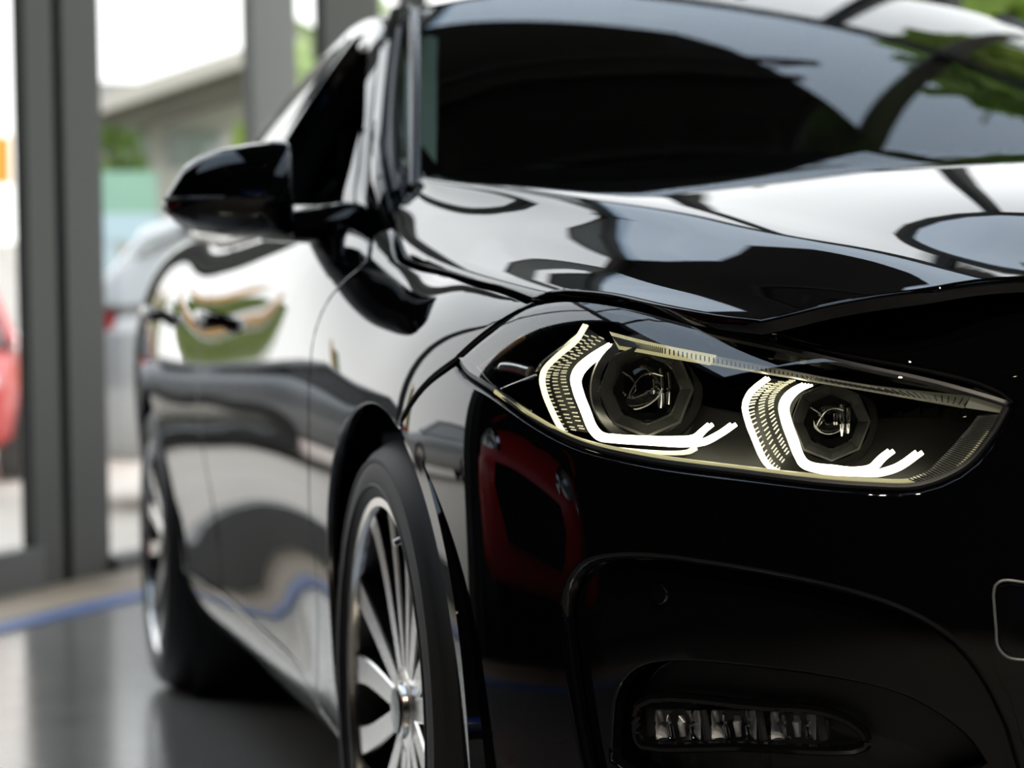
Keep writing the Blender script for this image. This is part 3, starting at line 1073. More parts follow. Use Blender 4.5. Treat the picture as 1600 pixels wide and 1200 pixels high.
H1O = (950, 536, 922, 553, 898, 573, 891, 590, 895, 612, 907, 643, 919, 673, 932, 687, 960, 692, 1004, 695, 1071, 697, 1103, 694, 1130, 679, 1153, 663)
H1I = (967, 543, 940, 559, 917, 579, 909, 594, 913, 615, 923, 641, 933, 665, 944, 676, 965, 679, 1004, 681, 1054, 683, 1081, 681, 1093, 673, 1105, 663)
H1G = (913, 507, 897, 532, 870, 555, 849, 577, 845, 592, 849, 614, 858, 637, 869, 660, 882, 680, 902, 691, 970, 702, 1071, 706, 1084, 700)
H2O = (1252, 599, 1236, 607, 1222, 619, 1216, 634, 1220, 659, 1230, 687, 1241, 714, 1250, 728, 1288, 740, 1350, 744, 1381, 742, 1408, 733, 1445, 707)
H2I = (1272, 602, 1254, 610, 1241, 622, 1234, 637, 1238, 659, 1248, 687, 1258, 714, 1270, 724, 1305, 728, 1340, 730, 1356, 728, 1370, 716, 1386, 704)
H2G = (1198, 590, 1182, 602, 1169, 615, 1162, 634, 1167, 659, 1178, 688, 1191, 717, 1203, 731, 1226, 740)
TOPB_U = (956, 521, 990, 530, 1037, 540, 1139, 560, 1240, 580, 1350, 600, 1516, 619)
TOPB_L = (968, 544, 1000, 549, 1037, 556, 1139, 575, 1240, 592, 1381, 616, 1506, 638)
ENDB_O = (1561, 648, 1550, 668, 1537, 688, 1520, 710, 1500, 731, 1474, 748, 1440, 756)
ENDB_I = (1528, 650, 1515, 667, 1500, 684, 1486, 700, 1469, 717, 1450, 735, 1420, 748)

MT['lampbody'] = pbr('lamp_housing', (.022, .022, .021), .35)
MT['bezel'] = pbr('lamp_bezel', (.05, .05, .047), .22)
MT['pale'] = pbr('lamp_clear_trim', (.42, .41, .36), .22, emit=(1, .95, .6), estr=.05)
MT['paleglow'] = pbr('lamp_lit_trim', (.5, .48, .34), .25, emit=(1, .90, .42), estr=.42)
MT['projlens'] = glass('projector_lens', (.55, .55, .56), 1.6)
MT['projbowl'] = pbr('projector_bowl', (.02, .02, .021), .25, .4)
MT['amber'] = pbr('amber_reflector', (.45, .23, .07), .3)


def ribbon(a, b, d, thick=.004, n=60, m=5):
    """bar between two pixel paths at a depth behind the lens, with a rounded front"""
    p, q = LP(a, d), LP(b, d)
    ip = lambda r_: A([r_[int(round(t))] for t in np.linspace(0, len(r_) - 1, n)])
    p, q = ip(p), ip(q)
    G = []
    for s_ in np.linspace(0, 1, m):
        mid = p * (1 - s_) + q * s_
        tow = CAM - mid
        tow /= np.linalg.norm(tow, axis=1)[:, None]
        G.append(mid + tow * thick * (1 - (2 * s_ - 1)**4))
    back = [q - (CAM - q) / np.linalg.norm(CAM - q, axis=1)[:, None] * thick, p - (CAM - p) / np.linalg.norm(CAM - p, axis=1)[:, None] * thick]
    return A(G + back)


lens_data = panel(S1, lamp_line, [], step=.015, gap=.0015, depth=.02)
hs_ = lamp_line.mean(0) + (lamp_line - lamp_line.mean(0)) * 1.012
house_data = panel(S1, hs_, [], step=.02, gap=0., off=-.10, depth=-.094, r=-.002)
LPN = None
for m in (0, 1):
    lamp = empty('headlight', (0, 0, 0), parent=car)
    mb_ = bool(m)
    put('lens', 'lens', lamp, lens_data, m)
    put('lamp_housing', 'lampbody', lamp, house_data, m)
    # rubber lip round the lens
    rim = S1.ev(lamp_line[:, 0], lamp_line[:, 1]) - S1.nrm(lamp_line[:, 0], lamp_line[:, 1]) * .007
    MB().tube(np.vstack([rim, rim[:2]]), .0035, 6, caps=False).link('lens_gasket', 'seal', lamp, mirror=mb_)
    for O, I, GD in ((H1O, H1I, H1G), (H2O, H2I, H2G)):
        p, q = LP(O, .034), LP(I, .034)
        n = min(len(p), len(q))
        p = p[np.round(np.linspace(0, len(p) - 1, 70)).astype(int)]
        q = q[np.round(np.linspace(0, len(q) - 1, 70)).astype(int)]
        wd = np.linalg.norm(p - q, axis=1)
        tt = np.linspace(0, 1, 70)
        fork = np.clip((tt - .80) / .16, 0, 1)
        fork = fork * fork * (3 - 2 * fork)
        wide = np.clip((tt - .50) / .1, 0, 1)
        wn_ = np.minimum(wd, .014)
        for s_, e_ in ((.12, .06), (.37, .22), (.63, .82), (.88, .95)):
            sv = (s_ * (1 - fork) + e_ * fork)[:, None]
            MB().tube(p * (1 - sv) + q * sv, np.clip(wn_ * (.086 + .059 * wide), .001, .0042), 8).link('light_guide', 'drl', lamp, mirror=mb_)
        # thin outer guide with a lit core
        g0, g1 = LP(GD, .030, 8), LP([v + (4.5 if i_ % 2 == 0 else 1.0) for i_, v in enumerate(GD)], .032, 8)
        for g_ in (g0, g1):
            MB().tube(g_, .0017, 8).link('outer_light_guide', 'drl_thin' if O is H1O else 'drl', lamp, mirror=mb_)
        # ladder of prisms between the two guides
        k = 27
        gd = LP(GD, .042, 10)
        oo = LP(O, .042, 10)
        lim = 0.62 if O is H1O else .93
        gi = gd[np.round(np.linspace(4, (len(gd) - 1) * lim, k)).astype(int)]
        oi = oo[np.round(np.linspace(0, (len(oo) - 1) * .47, k)).astype(int)]
        lad = MB()
        for j in range(k):
            for c in range(3):
                s0, s1 = .12 + c * .28, .12 + c * .28 + .17
                zz = A([0, 0, .0022 * (c - 1)])
                a_, b_ = gi[j] * (1 - s0) + oi[j] * s0 + zz, gi[j] * (1 - s1) + oi[j] * s1 + zz
                lad.tube([a_, b_], .00062, 4)
        o_ = lad.link('prism_ladder', 'drl_pale', lamp, mirror=mb_)
        o_['kind'] = 'stuff'
        bk = A([LP(GD, .052, 10)[np.round(np.linspace(0, 10 * (len(GD) / 2 - 1) * lim, 40)).astype(int)], LP(O, .052, 10)[np.round(np.linspace(0, 10 * (len(O) / 2 - 1) * .48, 40)).astype(int)]])
        MB().grid(bk).link('prism_backing', 'lampbody', lamp, mirror=mb_)
    MB().grid(ribbon(TOPB_U, TOPB_L, .02), closed_u=True).link('upper_trim', 'pale', lamp, mirror=mb_)
    MB().grid(ribbon((952, 518, 990, 528, 1037, 539, 1120, 555), (967, 546, 1000, 551, 1037, 558, 1110, 571), .018, .003, 30), closed_u=True).link('lit_trim', 'paleglow', lamp, mirror=mb_)
    rb = MB()
    for j in range(90):
        t = j / 89 * 6
        i0 = min(int(t), 5)
        f_ = t - i0
        a_ = [TOPB_U[2 * i0 + c] * (1 - f_) + TOPB_U[2 * i0 + 2 + c] * f_ for c in (0, 1)]
        b_ = [TOPB_L[2 * i0 + c] * (1 - f_) + TOPB_L[2 * i0 + 2 + c] * f_ for c in (0, 1)]
        rb.tube([L(a_[0], a_[1] + 4, .0145), L(b_[0], b_[1] - 4, .0145)], .0006, 4)
    o_ = rb.link('trim_ribs', 'bezel', lamp, mirror=mb_)
    o_['kind'] = 'stuff'
    MB().grid(ribbon(ENDB_O, ENDB_I, .012), closed_u=True).link('inner_trim', 'pale', lamp, mirror=mb_)
    rb = MB()
    for j in range(40):
        t = j / 39 * 6
        i0 = min(int(t), 5)
        f_ = t - i0
        a_ = [ENDB_O[2 * i0 + c] * (1 - f_) + ENDB_O[2 * i0 + 2 + c] * f_ for c in (0, 1)]
        b_ = [ENDB_I[2 * i0 + c] * (1 - f_) + ENDB_I[2 * i0 + 2 + c] * f_ for c in (0, 1)]
        rb.tube([L(*a_, .0075), L(*b_, .0075)], .0006, 4)
    o_ = rb.link('inner_trim_ribs', 'bezel', lamp, mirror=mb_)
    o_['kind'] = 'stuff'
    MB().prism([L(x, y, .010) for x, y in ((1519, 615), (1572, 629), (1562, 645), (1508, 637))], ray(1540, 630) * .02).link('corner_block', 'pale', lamp, mirror=mb_)
    MB().tube(LP((775, 612, 835, 652, 900, 686, 1000, 710, 1150, 731, 1350, 751, 1432, 751, 1497, 726, 1545, 676), .012, 8), .0028, 8).link('lower_lip', 'paleglow', lamp, mirror=mb_)
    # projectors
    for (cx_, cy_, r1, r2) in ((1010, 609, 52, 70), (1298, 659, 42, 58)):
        c = L(cx_, cy_, .055)
        axv = CAM - c
        axv[2] = 0
        axv = axv / np.linalg.norm(axv) * .55 + A([-.30, -.83, 0]) * .45
        axv /= np.linalg.norm(axv)
        k = ((c - CAM) @ _F) / FP
        R1, R2 = r1 * k, r2 * k
        MB().lathe([(0, .020), (R1 * .3, .019), (R1 * .6, .014), (R1 * .85, .006), (R1 * .97, 0), (R1, -.006)], c, axv, 40).link('projector_lens', 'projlens', lamp, mirror=mb_, angle=60)
        MB().lathe([(R1, -.004), (R1 * .8, -.022), (R1 * .45, -.036), (0, -.042)], c, axv, 40).link('projector_bowl', 'projbowl', lamp, mirror=mb_)
        su = np.cross((0, 0, 1.), axv)
        su /= np.linalg.norm(su)
        sv_ = np.cross(axv, su)
        for (qx, q0_, q1_, qr) in ((.42, -.55, .62, .10), (.66, -.45, .5, .08), (.18, -.12, .30, .09)):
            MB().tube([c + su * R1 * qx + sv_ * R1 * t + axv * (-.012 + .008 * (1 - abs(t))) for t in np.linspace(q0_, q1_, 9)], R1 * qr, 8, sx=1, sy=.4).link('projector_facet', 'mirror', lamp, mirror=mb_)
        MB().tube(cr([c + su * R1 * a_ + sv_ * R1 * b_ - axv * .006 for a_, b_ in ((-.72, .55), (-.4, .30), (-.35, -.02), (-.55, -.2), (-.2, .38), (.15, .5), (.5, .42))], 6), .0011, 6).link('projector_wire', 'chrome', lamp, mirror=mb_)
        pr = [(R1 * 1.0, -.012), (R1 * 1.02, .001), (R1 * 1.1, .003), (R2, .012), (R2 * 1.06, .012), (R2 * 1.1, -.02)]
        MB().lathe(pr, c, axv, 6 if False else 8).link('projector_bezel', 'bezel', lamp, mirror=mb_, smooth=False)
        MB().lathe([(R1 * .97, .000), (R1 * 1.0, .002), (R1 * 1.03, .000)], c, axv, 40).link('projector_ring', 'chrome', lamp, mirror=mb_)
        MB().lathe([(R2 * 1.06, -.008), (R2 * 1.25, -.014), (R2 * 1.3, -.03)], c, axv, 48).link('projector_shroud', 'lampbody', lamp, mirror=mb_)
    # outer corner: chrome fin, small bulb holder, amber reflector strip
    MB().tube(LP((905, 520, 880, 540, 848, 565, 838, 580), .035), .0022, 8).link('chrome_fin', 'mirror', lamp, mirror=mb_)
    MB().tube(LP((776, 577, 790, 574, 805, 576, 830, 583), .045), [.003 + .004 * min(1, t / 5) for t in range(19)], 10).link('bulb_holder', 'chrome', lamp, mirror=mb_)
    MB().tube(LP((752, 574, 778, 556, 818, 526), .04, 6), .0028, 6).link('amber_reflector', 'amber', lamp, mirror=mb_)
    MB().tube(LP((770, 614, 800, 601, 838, 586), .03, 6), .0012, 6).link('trim_line', 'chrome', lamp, mirror=mb_)
    MB().tube(LP((745, 572, 775, 606, 830, 642), .012, 6), .0012, 6).link('trim_line', 'chrome', lamp, mirror=mb_)

MT['foglens'] = glass('fog_lens', (.95, .95, .96), 1.4)
MT['fogbulb'] = pbr('fog_bulb', (.9, .9, .9), .25, .3)  # near white and mostly diffuse, imitates bright reflections on bulbs and fins
# ---- fog lamps in their pockets, parking sensors, tow eye cover
for m in (0, 1):
    fog = empty('fog_lamp', (0, 0, 0), parent=car)
    mb_ = bool(m)
    def Lf(px, py, d):
        p = S1.ev(*S1.px(px, py))
        return CAM + ray(px, py) * ((p - CAM) @ _F + d)
    back = [(1008, 1107), (1200, 1111), (1270, 1116), (1294, 1124), (1297, 1150), (1287, 1160), (1150, 1158), (1030, 1157), (1012, 1152)]
    MB().prism([Lf(x, y, .075) for x, y in back], ray(1150, 1130) * .012).link('reflector_bowl', pbr('fog_reflector', (.10, .10, .10), .12, 1), fog, mirror=mb_, smooth=False)
    MB().prism([Lf(x, y, .040) for x, y in back], ray(1150, 1130) * .002).link('fog_lens', 'foglens', fog, mirror=mb_, smooth=False)
    for x0 in (1025, 1112, 1205):
        rf = MB()
        G = []
        for t in np.linspace(0, 1, 12):
            row = []
            for y in (1110, 1122, 1135, 1148, 1156):
                row.append(Lf(x0 + 70 * t, y, .040 + .045 * math.sin(math.pi * t) * (1 - .35 * abs(y - 1132) / 24)))
            G.append(row)
        rf.grid(G).link('fog_reflector', pbr('fog_bright_chrome', (.88, .88, .86), .28, .45), fog, mirror=mb_, angle=60)  # whitish, half diffuse: stands in for bright reflections in the chrome
        MB().tube([Lf(x0 + 74, 1109, .042), Lf(x0 + 82, 1156, .042)], .004, 6).link('reflector_rib', 'lampbody', fog, mirror=mb_)
        MB().tube([Lf(x0 + 40, 1119, .05), Lf(x0 + 40, 1128, .048), Lf(x0 + 42, 1150, .05)], [.003, .0042, .003], 10).link('fog_bulb', 'fogbulb', fog, mirror=mb_)
        for a_, b_, w_, tl_ in ((4, 12, .0034, 0), (20, 26, .0022, 6), (58, 64, .0030, 0)):
            fin_ = cr([Lf(x0 + a_, 1110 + tl_, .044), Lf(x0 + (a_ + b_) / 2 - 2, 1130, .056), Lf(x0 + b_, 1155, .044)], 6)
            MB().tube(fin_, [w_ * (.6 + .8 * t * (2 - t) / 1.0) for t in np.linspace(0, 1, len(fin_))], 8, sx=1.2, sy=.5).link('reflector_fin', 'fogbulb' if w_ > .003 else 'mirror', fog, mirror=mb_)
    fr_ = [(1000, 1100), (1200, 1104), (1280, 1110), (1330, 1128), (1352, 1150), (1350, 1166), (1150, 1166), (1020, 1166), (1000, 1158)]
    pth = cr([Lf(x, y, .036) for x, y in fr_], 6, closed=True)
    MB().tube(np.vstack([pth, pth[:2]]), .005, 8, caps=False).link('fog_surround', 'piano', fog, mirror=mb_)
    p = S1.ev(*S1.px(1015, 930))
    n_ = S1.nrm(*S1.px(1015, 930))
    MB().lathe([(0, .003), (.0085, .003), (.0098, .0015), (.0102, -.004), (.0115, -.004), (.0118, .0005), (.0128, .0005), (.0130, -.004)], p - n_ * .016, n_, 32).link('parking_sensor', 'piano', car, mirror=mb_)
tow = S1.line(P(1552, 930, 1556, 914, 1568, 907, 1600, 910, 1635, 915), P(1635, 915, 1640, 960, 1640, 1030), P(1640, 1030, 1600, 1031, 1575, 1027, 1560, 1012, 1556, 980, 1552, 930))
put('tow_eye_cover', 'piano', car, panel(S1, tow, [], step=.01, off=.0015, r=.002, depth=.008))
tl = S1.ev(tow[:, 0], tow[:, 1]) - S1.nrm(tow[:, 0], tow[:, 1]) * -.0008
MB().tube(np.vstack([tl, tl[:2]]), .0012, 6, caps=False).link('tow_eye_joint', pbr('joint_grey', (.22, .22, .22), .3), car)

# ---- twin grille in the nose: a frame, slats and a dark back each
for m in (0, 1):
    K = [(-.030, .735), (-.20, .748), (-.385, .728), (-.415, .67), (-.385, .585), (-.25, .535), (-.10, .525), (-.045, .57)]
    ko = S1.line([('x', x, -.88, z) for x, z in K] + [('x', K[0][0], -.88, K[0][1])])
    gr = empty('grille', (0, 0, 0), parent=car)
    put('grille_back', 'plastic', gr, panel(S1, ko, [], step=.025, off=.004, depth=.006), m)
    loop = S1.ev(ko[:, 0], ko[:, 1]) + S1.nrm(ko[:, 0], ko[:, 1]) * .006
    MB().tube(np.vstack([loop, loop[1:3]]), .009, 8, caps=False).link('grille_frame', 'mirror', gr, mirror=bool(m))
    for x in np.linspace(-.075, -.37, 9):
        zt_, zb_ = np.interp(x, [-.415, -.385, -.20, -.03], [.67, .722, .742, .73]), np.interp(x, [-.415, -.385, -.25, -.10, -.045], [.66, .592, .542, .532, .575])
        pts = []
        for z in np.linspace(zb_, zt_, 7):
            q = S1.xyz(x, -.88, z)
            pts.append(S1.ev(*q) + S1.nrm(*q) * .010)
        MB().tube(A(pts), .006, 6, up=(1, 0, 0)).link('slat', 'piano', gr, mirror=bool(m))
# ------------------------------------------------------------------ the showroom
def tiles(name, c1, c2, mortar, size, rough, rot=0., spec=.5):
    m, n, l = nodes(name)
    b = n['Principled BSDF']
    tcn = n.new('ShaderNodeTexCoord')
    mp = n.new('ShaderNodeMapping')
    mp.inputs['Rotation'].default_value = (0, 0, rot)
    br = n.new('ShaderNodeTexBrick')
    br.offset = 0
    br.inputs['Scale'].default_value = 1.0
    br.inputs['Color1'].default_value = (*c1, 1)
    br.inputs['Color2'].default_value = (*c2, 1)
    br.inputs['Mortar'].default_value = (*mortar, 1)
    br.inputs['Mortar Size'].default_value = .004
    br.inputs['Brick Width'].default_value = size
    br.inputs['Row Height'].default_value = size
    nz = n.new('ShaderNodeTexNoise')
    nz.inputs['Scale'].default_value = 6
    mr = n.new('ShaderNodeMapRange')
    mr.inputs['To Min'].default_value = rough * .8
    mr.inputs['To Max'].default_value = rough * 1.25
    l.new(tcn.outputs['Object'], mp.inputs['Vector'])
    l.new(mp.outputs[0], br.inputs['Vector'])
    l.new(tcn.outputs['Object'], nz.inputs['Vector'])
    l.new(nz.outputs['Fac'], mr.inputs['Value'])
    l.new(mr.outputs[0], b.inputs['Roughness'])
    l.new(br.outputs['Color'], b.inputs['Base Color'])
    return m


MT['tile'] = tiles('dark_floor_tile', (.20, .188, .172), (.215, .203, .186), (.10, .095, .09), .6, .18, .35)
MT['tile'].node_tree.nodes['Principled BSDF'].inputs['IOR'].default_value = 2.5
MT['pave'] = tiles('pale_paving', (.70, .625, .54), (.74, .665, .58), (.5, .45, .39), .5, .8, .2)
MT['rail'] = pbr('grey_bottom_rail', (.12, .12, .115), .45)
MT['frame'] = pbr('grey_window_frame', (.065, .065, .06), .45)
MT['framedark'] = pbr('dark_window_frame', (.022, .020, .018), .5)
MT['framelight'] = pbr('pale_window_frame', (.25, .247, .235), .5)
MT['ceil'] = pbr('black_ceiling', (.006, .006, .006), .8)
MT['truss'] = pbr('steel_truss', (.03, .032, .033), .6)
MT['wall'] = pbr('dark_showroom_wall', (.012, .012, .012), .7)
MT['hedge'] = pbr('hedge_green', (.09, .16, .02), .8, noise=(9, .6))
MT['hedgel'] = pbr('clipped_hedge', (.13, .18, .025), .8, noise=(9, .5))
MT['tree'] = pbr('tree_green', (.26, .38, .06), .8, noise=(5, .5))
MT['render'] = pbr('building_grey', (.42, .42, .40), .8, noise=(3, .05))
MT['roofdark'] = pbr('building_roof', (.10, .095, .085), .8)
MT['fascia'] = pbr('building_fascia', (.55, .52, .48), .7)
MT['bwin'] = pbr('building_glass', (.22, .26, .26), .15)
MT['mint'] = pbr('mint_board', (.30, .52, .42), .6)
MT['skyb'] = pbr('pale_blue_board', (.50, .66, .74), .6)
MT['orange'] = pbr('orange_board', (.85, .42, .06), .5)
MT['white'] = pbr('white_board', (.80, .78, .76), .5)
MT['bluem'] = pbr('blue_floor_line', (.10, .16, .36), .5)
MT['sandm'] = pbr('sand_threshold', (.40, .31, .22), .6, noise=(30, .15))
MT['red'] = pbr('red_car_paint', (.66, .012, .014), .3)
MT['silver'] = pbr('silver_car_paint', (.52, .53, .54), .16, .25, coat=.6)
MT['greyc'] = pbr('grey_car_paint', (.30, .31, .32), .16, .25, coat=.6)
MT['bluec'] = pbr('blue_car_paint', (.01, .06, .34), .14, coat=.6)
MT['cargl'] = pbr('car_glass', (.012, .014, .015), .05)
MT['carglsky'] = pbr('sky_toned_car_glass', (.52, .54, .55), .12)  # pale base colour stands in for the sky mirrored in the glass
MT['tail'] = pbr('tail_lamp', (.5, .01, .015), .2)
MT['head'] = pbr('car_headlamp', (.7, .7, .68), .12, .6)
MT['spot'] = emis('ceiling_spot', (1, .82, .55), 45.)

FP0, FE = A([-1.13, 5.05, 0]), A([.50, .866, 0])
FN = A([.866, -.50, 0])      # towards the room


def fac(px, py=700):
    """distance along the glass front at an image column"""
    p = on_plane(px, py, FP0, FN)
    return float((p - FP0) @ FE)


def fpt(t, z=0, o=0):
    return FP0 + FE * t + FN * o + A([0, 0, z])


AX = [FE, FN, A([0, 0, 1.])]


def post(t0, t1, o0, o1, z0, z1, mb):
    mb.box(fpt((t0 + t1) / 2, (z0 + z1) / 2, (o0 + o1) / 2), (abs(t1 - t0), abs(o1 - o0), z1 - z0), AX)
    return mb


GL0 = -3.25      # where the glass front ends and the dark wall begins
# floor inside the glass line, paving outside
FAR = 12.
inn = [fpt(-24, 0, -5.5), fpt(GL0, 0, -5.5), fpt(GL0, 0), fpt(4.26, 0), A([6.9, .2, 0]), A([9.5, .2, 0]), A([9.5, -11, 0]), A([-22, -11, 0])]
o = MB().prism([p - A([0, 0, .2]) for p in inn], (0, 0, .2)).link('floor', 'tile', smooth=False, kind='structure')
g = [fpt(GL0, -.03), fpt(GL0, -.03, -5.7), fpt(-40, -.03, -5.7), fpt(-40, -.03) - FN * 60, fpt(60, -.03) - FN * 60, fpt(60, -.03) + FN * 50, A([40, .2, -.03]), A([6.9, .2, -.03]), fpt(4.26, -.03)]
o = MB().prism([p - A([0, 0, .2]) for p in g], (0, 0, .2)).link('ground', 'pave', smooth=False, kind='structure')

H = 5.0
tl, tm, tr = fac(42), fac(92), fac(160)
ta, tb = fac(400), fac(468)
tc_, td = fac(512), fac(600)


def facade_part(name, mat, *boxes):
    mb = MB()
    for b_ in boxes:
        post(*b_, mb)
    return mb.link(name, mat, smooth=False, kind='structure')


# first double post: two uprights with a shadow gap
pw = empty('window_1', fpt(tl))
pw['kind'] = 'structure'
pw.location = (0, 0, 0)


def wpart(name, mat, *boxes, par=pw):
    mb = MB()
    for b_ in boxes:
        post(*b_, mb)
    return mb.link(name, mat, par, smooth=False)


wpart('mullion', 'frame', (tl, tl + (tm - tl) * .86, -.022, .022, 0, H))
wpart('mullion', 'framedark', (tl + (tm - tl) * .86, tm + (tr - tm) * .12, -.022, .0, 0, H))
wpart('mullion', 'frame', (tm + (tr - tm) * .12, tr, -.022, .022, 0, H))
wpart('mullion', 'framelight', (ta, tb, -.022, .022, 0, H))
wpart('mullion', 'framedark', (tc_, td, -.022, .022, 0, H))
mul = [-2.05, -3.2]
for t in mul:
    wpart('mullion', 'frame', (t - .05, t + .05, -.022, .022, 0, H))
for t in (4.2,):
    wpart('mullion', 'frame', (t - .06, t + .06, -.022, .022, 0, H))
wpart('bottom_rail', 'rail', (GL0, tl, -.05, .05, 0, .12), (tl - 1.2, tl, -.055, .055, .0, .14))
wpart('bottom_rail', 'rail', (tr, ta, -.05, .05, 0, .06), (tb, tc_, -.05, .05, 0, .06), (td, 4.26, -.05, .05, 0, .08))
wpart('top_rail', 'framedark', (GL0, 4.26, -.05, .05, H - .15, H))
for t0, t1, z0 in ((GL0, tl, .12), (tr, ta, .06), (tb, tc_, .06), (td, 4.26, .08)):
    link('pane', [fpt(t0, z0), fpt(t1, z0), fpt(t1, H - .25), fpt(t0, H - .25)], [(0, 1, 2, 3)], 'pane', pw)
o = MB()
post(GL0 - .1, GL0, -5.5, .0, 0, H, o)
post(-24, GL0, -5.7, -5.5, 0, H, o)
o.link('wall_left', 'wall', smooth=False, kind='structure')
# threshold strip and blue line on the floor along the glass
MB().box(fpt(-1., .004, .21), (12, .36, .008), AX).link('trim_1', 'sandm', smooth=False, kind='structure')
MB().box(fpt(-1., .004, .46), (12, .10, .009), AX).link('trim_2', 'bluem', smooth=False, kind='structure')

# far glass wall to the right of the car, behind it
w2 = empty('window_2')
w2['kind'] = 'structure'
q0, q1 = A([1.0, 8.74, 0]), A([6.9, .2, 0])
qd = (q1 - q0) / np.linalg.norm(q1 - q0)
QX = [qd, A([-qd[1], qd[0], 0]), A([0, 0, 1.])]
QL = float(np.linalg.norm(q1 - q0))
for k in range(8):
    MB().box(q0 + qd * QL * k / 7 + A([0, 0, H / 2]), (.10, .12, H), QX).link('mullion', 'framedark', w2, smooth=False)
MB().box((q0 + q1) / 2 + A([0, 0, .08]), (QL, .1, .16), QX).link('bottom_rail', 'framedark', w2, smooth=False)
MB().box((q0 + q1) / 2 + A([0, 0, H - .07]), (QL, .14, .14), QX).link('top_rail', 'framedark', w2, smooth=False)
link('pane', [q0 + A([0, 0, .16]), q1 + A([0, 0, .16]), q1 + A([0, 0, H]), q0 + A([0, 0, H])], [(0, 1, 2, 3)], 'pane', w2)
# dark walls behind the camera and to the right
MB().box((-8, -11, H / 2), (36, .2, H)).link('wall_front', 'wall', smooth=False, kind='structure')
MB().box((9.4, -5.4, H / 2), (.2, 11.2, H)).link('wall_right', 'wall', smooth=False, kind='structure')
MB().box((8.2, .2, H / 2), (2.6, .2, H)).link('wall_back', 'wall', smooth=False, kind='structure')

# dark solid ceiling over the car, tinted roof glass round it
LW = fpt(-4.68, H)
ce = [(-22, -11, H), (2.0, -11, H), (1.95, 2.8, H), (1.66, 5.0, H), (1.5, 5.5, H), (.6, 6.4, H), (-.15, 7.2, H), (-.6, 6.4, H), (-1.1, 4.5, H), (-1.35, 1.2, H), (-1.4, -1.5, H), (-4.91, -1.5, H), tuple(fpt(GL0, H)), tuple(fpt(GL0, H, -5.7)), tuple(fpt(-24, H, -5.7))]
MB().prism(ce, (0, 0, .3)).link('ceiling', 'ceil', smooth=False, kind='structure')
MT['roofpane'] = glass('tinted_roof_pane', (.56, .65, .74), 1.3)
sk = empty('window_3')
sk['kind'] = 'structure'
rp_ = [tuple(fpt(GL0, H + .02)), tuple(fpt(4.26, H + .02)), tuple(q0 + A([0, 0, H + .02])), tuple(q1 + A([0, 0, H + .02])), (9.4, .2, H + .02), (9.4, -11, H + .02), (1.9, -11, H + .02), (1.9, 2.8, H + .02), (1.6, 5.0, H + .02), (1.45, 5.45, H + .02), (.55, 6.3, H + .02), (-.15, 7.1, H + .02), (-.55, 6.4, H + .02), (-1.05, 4.5, H + .02), (-1.3, 1.25, H + .02), (-1.35, -1.5, H + .02), (-4.9, -1.5, H + .02)]
link('roof_pane', rp_, [tuple(range(len(rp_)))], 'roofpane', sk, smooth=False)
MB().box((A([1.5, 2.55, H]) + A([6.1, 10.7, H])) / 2 + A([0, 0, .12]), (9.3, .16, .22), AX).link('glazing_bar', 'framedark', sk, smooth=False)
for k in range(5):
    y = 1.9 + 1.25 * k
    x0 = float(FP0[0] + FE[0] / FE[1] * (y - FP0[1]))
    MB().box(((x0 - .9) / 2, y, H + .1), (abs(x0 + .9), .07, .12)).link('glazing_bar', 'framedark', sk, smooth=False)
for k in range(4):
    MB().box((5.6, -9 + 3.0 * k, H + .1), (7.4, .09, .14)).link('glazing_bar', 'framedark', sk, smooth=False)
# light steel trusses under the dark ceiling
for k, y in enumerate((-8, -5, -2, 1.0, 2.7, 4.2)):
    x0, x1 = (-5.5 if y < 0 else -1.15), 1.8
    tb_ = MB()
    for z in (H - .08, H - .5):
        tb_.box(((x0 + x1) / 2, y, z), (x1 - x0, .07, .07))
    n = int((x1 - x0) / .5)
    for j in range(n):
        xa, xb = x0 + (x1 - x0) * j / n, x0 + (x1 - x0) * (j + 1) / n
        za, zb = (H - .5, H - .08) if j % 2 else (H - .08, H - .5)
        tb_.tube([(xa, y, za), (xb, y, zb)], .022, 6)
    tb_.link('trim_%d' % (k + 3), 'truss', smooth=False, kind='structure')


def at_ground(px, py):
    d = ray(px, py)
    return CAM + d * (-CAM[2] / d[2])


